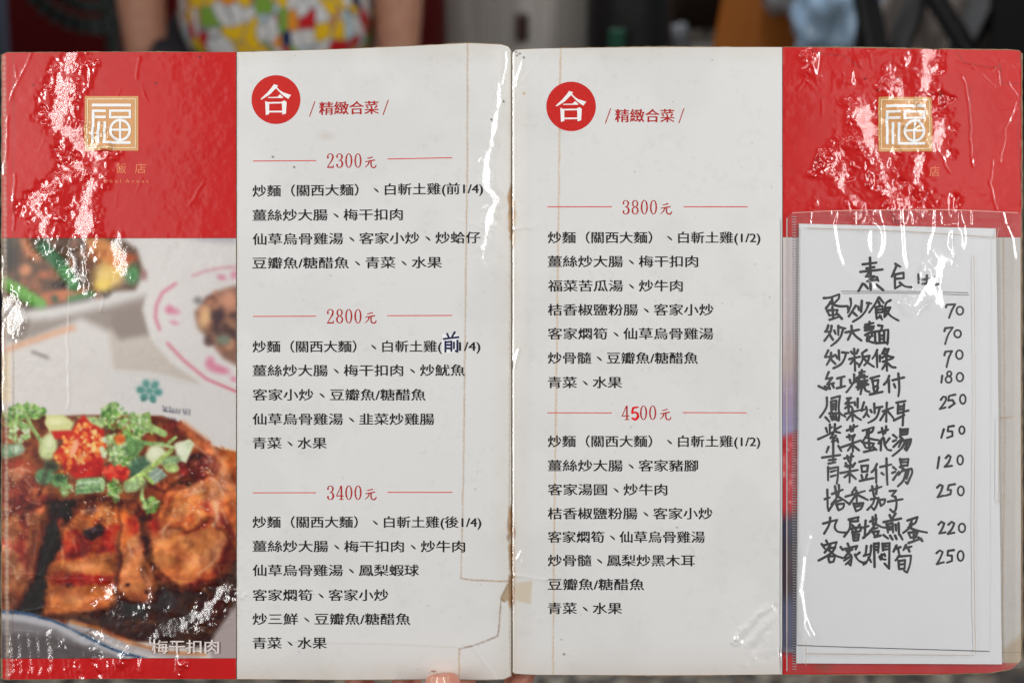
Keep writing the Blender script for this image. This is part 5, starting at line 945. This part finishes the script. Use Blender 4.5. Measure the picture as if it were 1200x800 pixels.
# the person in the patterned shirt
pc = at(325, 20, 2.0); PXc, PYc = pc.x, pc.y
per = empty('person', (PXc, PYc, 0)); tag(per, 'person in a bright patterned shirt standing behind the menu with both arms hanging down', 'person')
m, N, Lk, b = mat('printed_shirt_cloth'); tc = N.new('ShaderNodeTexCoord')
dn = N.new('ShaderNodeTexNoise'); dn.inputs['Scale'].default_value = 9; Lk.new(tc.outputs['Object'], dn.inputs['Vector']); va = N.new('ShaderNodeMixRGB'); va.blend_type = 'ADD'; va.inputs[0].default_value = .10; Lk.new(tc.outputs['Object'], va.inputs[1]); Lk.new(dn.outputs['Color'], va.inputs[2])
mp = N.new('ShaderNodeMapping'); mp.inputs['Scale'].default_value = (1.0, 1, .62); mp.inputs['Rotation'].default_value = (0, R(32), 0); Lk.new(va.outputs[0], mp.inputs[0])
vo = N.new('ShaderNodeTexVoronoi'); vo.inputs['Scale'].default_value = 56; Lk.new(mp.outputs[0], vo.inputs['Vector']); sp = N.new('ShaderNodeSeparateColor'); Lk.new(vo.outputs['Color'], sp.inputs[0]); rp = N.new('ShaderNodeValToRGB'); rp.color_ramp.interpolation = 'CONSTANT'; E = rp.color_ramp.elements
E[0].color = lin(222, 220, 218); E[1].position = .24; E[1].color = lin(244, 196, 14)
for p_, c_ in ((.50, (206, 22, 30)), (.62, (226, 226, 226)), (.72, (190, 214, 220)), (.80, (30, 44, 90)), (.86, (130, 170, 60)), (.92, (240, 150, 30))): e_ = E.new(p_); e_.color = lin(*c_)
Lk.new(sp.outputs[0], rp.inputs[0]); v2 = N.new('ShaderNodeTexVoronoi'); v2.feature = 'DISTANCE_TO_EDGE'; v2.inputs['Scale'].default_value = 56; Lk.new(mp.outputs[0], v2.inputs['Vector']); r2 = N.new('ShaderNodeMapRange'); r2.inputs[1].default_value = .0; r2.inputs[2].default_value = .07; Lk.new(v2.outputs['Distance'], r2.inputs[0])
n3_ = N.new('ShaderNodeTexNoise'); n3_.inputs['Scale'].default_value = 60; Lk.new(tc.outputs['Object'], n3_.inputs['Vector']); m3 = N.new('ShaderNodeMixRGB'); m3.inputs[1].default_value = lin(120, 122, 130); Lk.new(rp.outputs[0], m3.inputs[2]); Lk.new(r2.outputs[0], m3.inputs[0]); Lk.new(m3.outputs[0], b.inputs['Base Color']); b.inputs['Roughness'].default_value = .85
M_SHIRT = m; M_TROUSER = simple('dark_trousers', (34, 34, 42), .85, .2, 30, bump=.001); M_HAIR = simple('black_hair', (22, 18, 16), .5, .3, 90)
ax = (at(172, 30, 2.0).x - PXc); ax2 = (at(470, 30, 2.0).x - PXc)
def arm_(x, s): return [(s * .165, .02, 1.385, .058), (x * .92, .02, 1.20, .046), (x * .98, .01, 1.06, .040), (x, -.02, .93, .037), (x * .97, -.05, .80, .027), (x * .95, -.06, .74, .024, .032), (x * .94, -.07, .68, .020, .036)]
body = [(0, .02, .93, .108, .09), (0, .02, 1.08, .12, .09), (0, .01, 1.24, .13, .10), (0, .02, 1.38, .12, .085), (0, .02, 1.47, .052), (0, .0, 1.55, .058), (0, -.01, 1.63, .082, .092), (0, 0, 1.70, .07, .08)]
ed = [(k, k + 1) for k in range(7)]
for x, s in ((ax, -1), (ax2, 1)):
    n0 = len(body); body += arm_(x, s); ed += [(3, n0)] + [(n0 + k, n0 + k + 1) for k in range(6)]
for s in (-1, 1):
    n0 = len(body); body += [(s * .07, .02, .84, .075), (s * .10, .01, .50, .060), (s * .105, .03, .30, .052), (s * .11, .04, .09, .036), (s * .115, -.06, .045, .036, .03)]; ed += [(0, n0)] + [(n0 + k, n0 + k + 1) for k in range(4)]
skin('body', body, ed, M_SKIN2, per, 2)
for x, s in ((ax, -1), (ax2, 1)):                                 # relaxed fingers
    for q in range(4): skin('finger', [(x * .94 + s * -.004, -.095 + q * .018, .665, .0085), (x * .93 - s * .006, -.097 + q * .018, .625, .008), (x * .92 - s * .016, -.095 + q * .018, .59 + abs(q - 1.3) * .006, .0062)], [(0, 1), (1, 2)], M_SKIN2, per, 1)
    skin('thumb', [(x * .94, -.09, .70, .011), (x * .93 - s * .008, -.118, .665, .0098), (x * .92 - s * .012, -.128, .635, .0075)], [(0, 1), (1, 2)], M_SKIN2, per, 1)
sh = [(0, .02, .80, .166, .128), (0, .02, .93, .150, .122), (0, .02, 1.08, .140, .112), (0, .01, 1.24, .148, .118), (0, .02, 1.37, .138, .100), (0, .02, 1.44, .075, .07)]
ed = [(k, k + 1) for k in range(5)]
for x, s in ((ax, -1), (ax2, 1)):
    n0 = len(sh); sh += [(s * .165, .02, 1.385, .070), (x * .90, .02, 1.24, .062), (x * .93, .018, 1.17, .060)]; ed += [(4, n0), (n0, n0 + 1), (n0 + 1, n0 + 2)]
skin('shirt', sh, ed, M_SHIRT, per, 3)
tr_ = [(0, .02, .90, .135, .105)]; ed = []
for s in (-1, 1): n0 = len(tr_); tr_ += [(s * .09, .02, .80, .105), (s * .10, .015, .50, .080), (s * .105, .03, .28, .072), (s * .11, .04, .12, .066)]; ed += [(0, n0)] + [(n0 + k, n0 + k + 1) for k in range(3)]
skin('trousers', tr_, ed, M_TROUSER, per, 2)
for s in (-1, 1): skin('shoe', [(s * .11, .06, .045, .045, .04), (s * .115, -.02, .045, .045, .038), (s * .118, -.13, .034, .042, .030)], [(0, 1), (1, 2)], M_DARK, per, 2)
skin('hair', [(0, .02, 1.60, .085, .088), (0, .02, 1.70, .092, .098), (0, -.005, 1.745, .075, .082)], [(0, 1), (1, 2)], M_HAIR, per, 2)
# face: eyes, nose, mouth, ears
for s in (-1, 1):
    bm = bmesh.new(); bmesh.ops.create_uvsphere(bm, u_segments=16, v_segments=10, radius=.011, matrix=Matrix.Translation((s * .030, -.088, 1.635))); me = bpy.data.meshes.new('eye'); bm.to_mesh(me); bm.free(); link('eye', me, simple('eye_dark', (30, 24, 22), .2), per)
    bm = bmesh.new(); bmesh.ops.create_uvsphere(bm, u_segments=14, v_segments=10, radius=.024, matrix=Matrix.Translation((s * .088, .0, 1.625)) @ Matrix.Diagonal((.35, .7, 1.2, 1))); me = bpy.data.meshes.new('ear'); bm.to_mesh(me); bm.free(); link('ear', me, M_SKIN2, per)
skin('nose', [(0, -.088, 1.64, .008), (0, -.102, 1.612, .012), (0, -.095, 1.600, .013)], [(0, 1), (1, 2)], M_SKIN2, per, 1); skin('mouth', [(-.022, -.083, 1.575, .004), (0, -.092, 1.574, .007), (.022, -.083, 1.575, .004)], [(0, 1), (1, 2)], simple('lips', (170, 84, 78), .4), per, 1)

# ribbed grey container in the middle
pA = at(524, 50, 2.3); pB = at(702, 50, 2.3); cx_ = (pA.x + pB.x) / 2; hw_ = (pB.x - pA.x) / 2; zt = at(600, -60, 2.3).z
bin_ = empty('storage_bin', (cx_, pA.y + .16, 0)); tag(bin_, 'tall grey ribbed plastic bin with a small dark slot behind the spine of the menu', 'bin')
V = []; F = []; n = 352; lv = [0, .02, .3, .7, zt - .02, zt]
for i, z in enumerate(lv):
    tp_ = 1.0 + .03 * (z / zt) - (.02 if i in (0, 5) else 0)
    for k in range(n):
        a = 2 * math.pi * k / n; ca, sa = math.cos(a), math.sin(a); e = .45
        x = math.copysign(abs(ca) ** e, ca) * hw_ * tp_; y = math.copysign(abs(sa) ** e, sa) * .15 * tp_; rb = .0022 * (1 if (k % 4) < 2 else -1) if 0 < i < 5 else 0
        l = math.hypot(x, y); V.append((x * (1 + rb / l), y * (1 + rb / l), z))
for i in range(5):
    for k in range(n): F.append((i * n + k, i * n + (k + 1) % n, (i + 1) * n + (k + 1) % n, (i + 1) * n + k))
F.append(tuple(range(n - 1, -1, -1))); F.append(tuple(5 * n + k for k in range(n)))
me = bpy.data.meshes.new('bin_body'); me.from_pydata(V, [], F); link('bin_body', me, simple('grey_ribbed_plastic', (186, 181, 175), .5, .08, 12), bin_, False)
q0 = at(605, 54, 2.28); q1 = at(619, 16, 2.28)
boxo('slot', (q0.x - cx_, q1.x - cx_, -.168, -.145, q0.z, q1.z), simple('dark_brown_plastic', (58, 34, 30), .5, .2, 30), bin_, .003)
boxo('lid', (-hw_ * 1.03, hw_ * 1.03, -.16, .16, zt + .001, zt + .03), simple('grey_lid_plastic', (120, 118, 116), .5, .08, 12), bin_, .012, True)

# black shoulder bag with a green tag
pb = at(735, 30, 2.2); bag = empty('shoulder_bag', (pb.x, pb.y, 0)); tag(bag, 'black bag with a small green tag beside the ribbed bin', 'bag')
skin('bag_body', [(0, 0, .52, .075, .06), (.005, 0, .72, .095, .075), (0, 0, .92, .088, .07), (.01, 0, 1.08, .06, .05)], [(0, 1), (1, 2), (2, 3)], simple('black_nylon', (14, 14, 15), .55, .3, 30, bump=.003, bscale=18), bag, 2)
pg = at(724, 42, 2.1); boxo('tag', (pg.x - pb.x - .014, pg.x - pb.x + .010, pg.y - pb.y - .01, pg.y - pb.y - .004, pg.z - .03, pg.z + .012), simple('green_tag_plastic', (8, 70, 50), .5, .15, 20), bag, .003)
skin('strap', [(-.05, 0, 1.05, .010), (-.04, .0, 1.25, .010), (0, 0, 1.34, .010), (.05, 0, 1.22, .010), (.05, 0, 1.04, .010)], [(k, k + 1) for k in range(4)], M_DARK, bag, 1)
st = empty('stool', (pb.x, pb.y, 0)); tag(st, 'low grey stool carrying the black bag', 'stool'); boxo('seat', (-.15, .15, -.13, .13, .42, .45), simple('grey_stool_plastic', (110, 112, 114), .4), st, .01, True)
for x in (-.13, .10):
    for y in (-.11, .08): boxo('leg', (x, x + .03, y, y + .03, 0, .418), simple('grey_leg_plastic', (104, 106, 108), .4), st, .004)
# brown wooden chair with curved pale rail
pw = at(830, 30, 2.5); ch = empty('chair', (pw.x, pw.y, 0)); tag(ch, 'dark brown wooden chair between the black bag and the orange board', 'chair'); M_WOOD = simple('dark_brown_wood', (52, 36, 26), .5, .3, 14, coat=.2)
boxo('backrest', (-.19, .19, .0, .03, .72, 1.12), M_WOOD, ch, .012, True); boxo('seat', (-.2, .2, -.4, -.002, .43, .46), M_WOOD, ch, .01, True)
for x in (-.185, .15): boxo('leg', (x, x + .035, .034, .069, 0, 1.1), M_WOOD, ch, .004); boxo('leg', (x, x + .035, -.38, -.345, 0, .428), M_WOOD, ch, .004)
pp = at(785, 40, 2.4); arc = [at(764, 22, 2.35), at(772, 34, 2.35), at(786, 46, 2.35), at(806, 54, 2.35), at(812, 62, 2.35)]
pg2 = at(782, 44, 2.35); tag(link('folded_apron', drape('folded_apron', pg2.x - .05, pg2.x + .06, pg2.z - .35, pg2.z + .02, pg2.y, 20, 16, .012, 16, None, slant=-.03, seed=9), simple('grey_apron_cloth', (104, 106, 110), .9, .1, 20)), 'grey cloth draped at the left side of the brown chair', 'cloth')
# orange board leaning
o1 = at(888, 60, 2.3); o2 = at(905, -10, 2.3); m_or = simple('orange_brown_board', (160, 88, 10), .5, .15, 8, bump=.001)
obj_ = boxo('orange_board', (-.07, .07, -.01, .01, 0.0, 1.25), m_or, None, .004); cxo = (at(912, 30, 2.3)).x; obj_.location = (cxo - .12, at(912, 30, 2.3).y - .02, .008); obj_.rotation_euler = (R(-3), R(7), 0); tag(obj_, 'orange brown board leaning between the brown chair and the plastic bags', 'board')
# crumpled pale plastic bags
def crumple(name, c, rx, ry, rz, seed, m_):
    bm = bmesh.new(); bmesh.ops.create_icosphere(bm, subdivisions=4, radius=1); r_ = random.Random(seed); dirs = [(Vector((r_.gauss(0, 1), r_.gauss(0, 1), r_.gauss(0, 1))).normalized(), r_.uniform(.5, 1)) for _ in range(34)]
    for v_ in bm.verts:
        n_ = v_.co.normalized(); s = 0
        for d_, w_ in dirs: s += w_ * max(0, 1 - abs(n_.dot(d_)) * 7)
        f = 1 - .09 * s + .05 * math.sin(n_.x * 13 + n_.z * 9 + seed); v_.co = Vector((n_.x * rx * f, n_.y * ry * f, n_.z * rz * f))
    me = bpy.data.meshes.new(name); bm.to_mesh(me); bm.free(); o = link(name, me, m_, None); o.location = c; return o
M_BAGB = simple('pale_blue_plastic_bag', (150, 176, 200), .35, .2, 8, coat=.3); M_BAGG = simple('grey_plastic_bag', (150, 150, 152), .4, .2, 8, coat=.3)
c1 = at(972, 20, 2.2); o = crumple('plastic_bag', (c1.x + .02, c1.y, c1.z + .0), .085, .09, .12, 2, M_BAGB); tag(o, 'crumpled pale blue plastic bag hanging beside the black rack', 'plastic bag', 'bags hung beside the rack')
c2 = at(942, 18, 2.25); o = crumple('plastic_bag', (c2.x, c2.y + .05, c2.z + .045), .07, .08, .085, 5, M_BAGG); tag(o, 'crumpled grey plastic bag left of the pale blue one', 'plastic bag', 'bags hung beside the rack')
tb = empty('side_table', (c1.x - .03, c1.y + .03, 0)); tag(tb, 'grey side table under the crumpled plastic bags', 'table'); zt2 = c1.z - .105
boxo('tabletop', (-.16, .12, -.12, .16, zt2 - .03, zt2), simple('grey_laminate', (92, 90, 90), .5), tb, .004)
for x in (-.15, .09):
    for y in (-.11, .13): boxo('leg', (x, x + .025, y, y + .025, 0, zt2 - .031), M_DARK, tb, .003)
# black folding rack with crossing bars
pr = at(1110, 30, 2.0); rk = empty('folding_rack', (pr.x, pr.y, 0)); tag(rk, 'black folding rack with crossed bars and grey slats at the far right', 'rack')
def bar(name, a, b_, w_, m_, parent, dep=.02):
    a = Vector(a); b_ = Vector(b_); d = b_ - a; L_ = d.length; bm = bmesh.new(); box(bm, -w_ / 2, w_ / 2, -dep / 2, dep / 2, 0, L_, .003); me = bpy.data.meshes.new(name); bm.to_mesh(me); bm.free(); o = link(name, me, m_, parent, False); o.location = a; o.rotation_euler = d.to_track_quat('Z', 'Y').to_euler(); return o
def rel(px, py, D, dy=0): q = at(px, py, D); return (q.x - pr.x, q.y - pr.y + dy, q.z)
M_RACK = simple('black_painted_steel', (14, 13, 14), .45, .2, 30)
bar('crossbar', rel(1008, -40, 2.0), rel(1038, 120, 2.0), .034, M_RACK, rk); bar('crossbar', rel(1097, -40, 2.0, .03), rel(1038, 130, 2.0, .03), .030, M_RACK, rk); bar('crossbar', rel(1078, -30, 2.0), rel(1165, 110, 2.0), .030, M_RACK, rk); bar('crossbar', rel(1190, -50, 2.0, .03), rel(1112, 110, 2.0, .03), .036, M_RACK, rk)
bar('side_post', (rel(1192, 0, 2.0)[0], .02, 0), (rel(1192, 0, 2.0)[0], .02, 1.2), .070, M_RACK, rk, .05); bar('side_post', (rel(1018, 0, 2.0)[0], .02, 0), (rel(1018, 0, 2.0)[0], .02, 1.2), .022, M_RACK, rk)
M_SLAT = simple('grey_beige_fabric', (200, 188, 180), .8, .15, 60); 
for k in range(9): x = rel(1030 + k * 20, 30, 2.1)[0]; boxo('slat', (x, x + .021, .09, .10, .35, 1.15), M_SLAT, rk, .002)
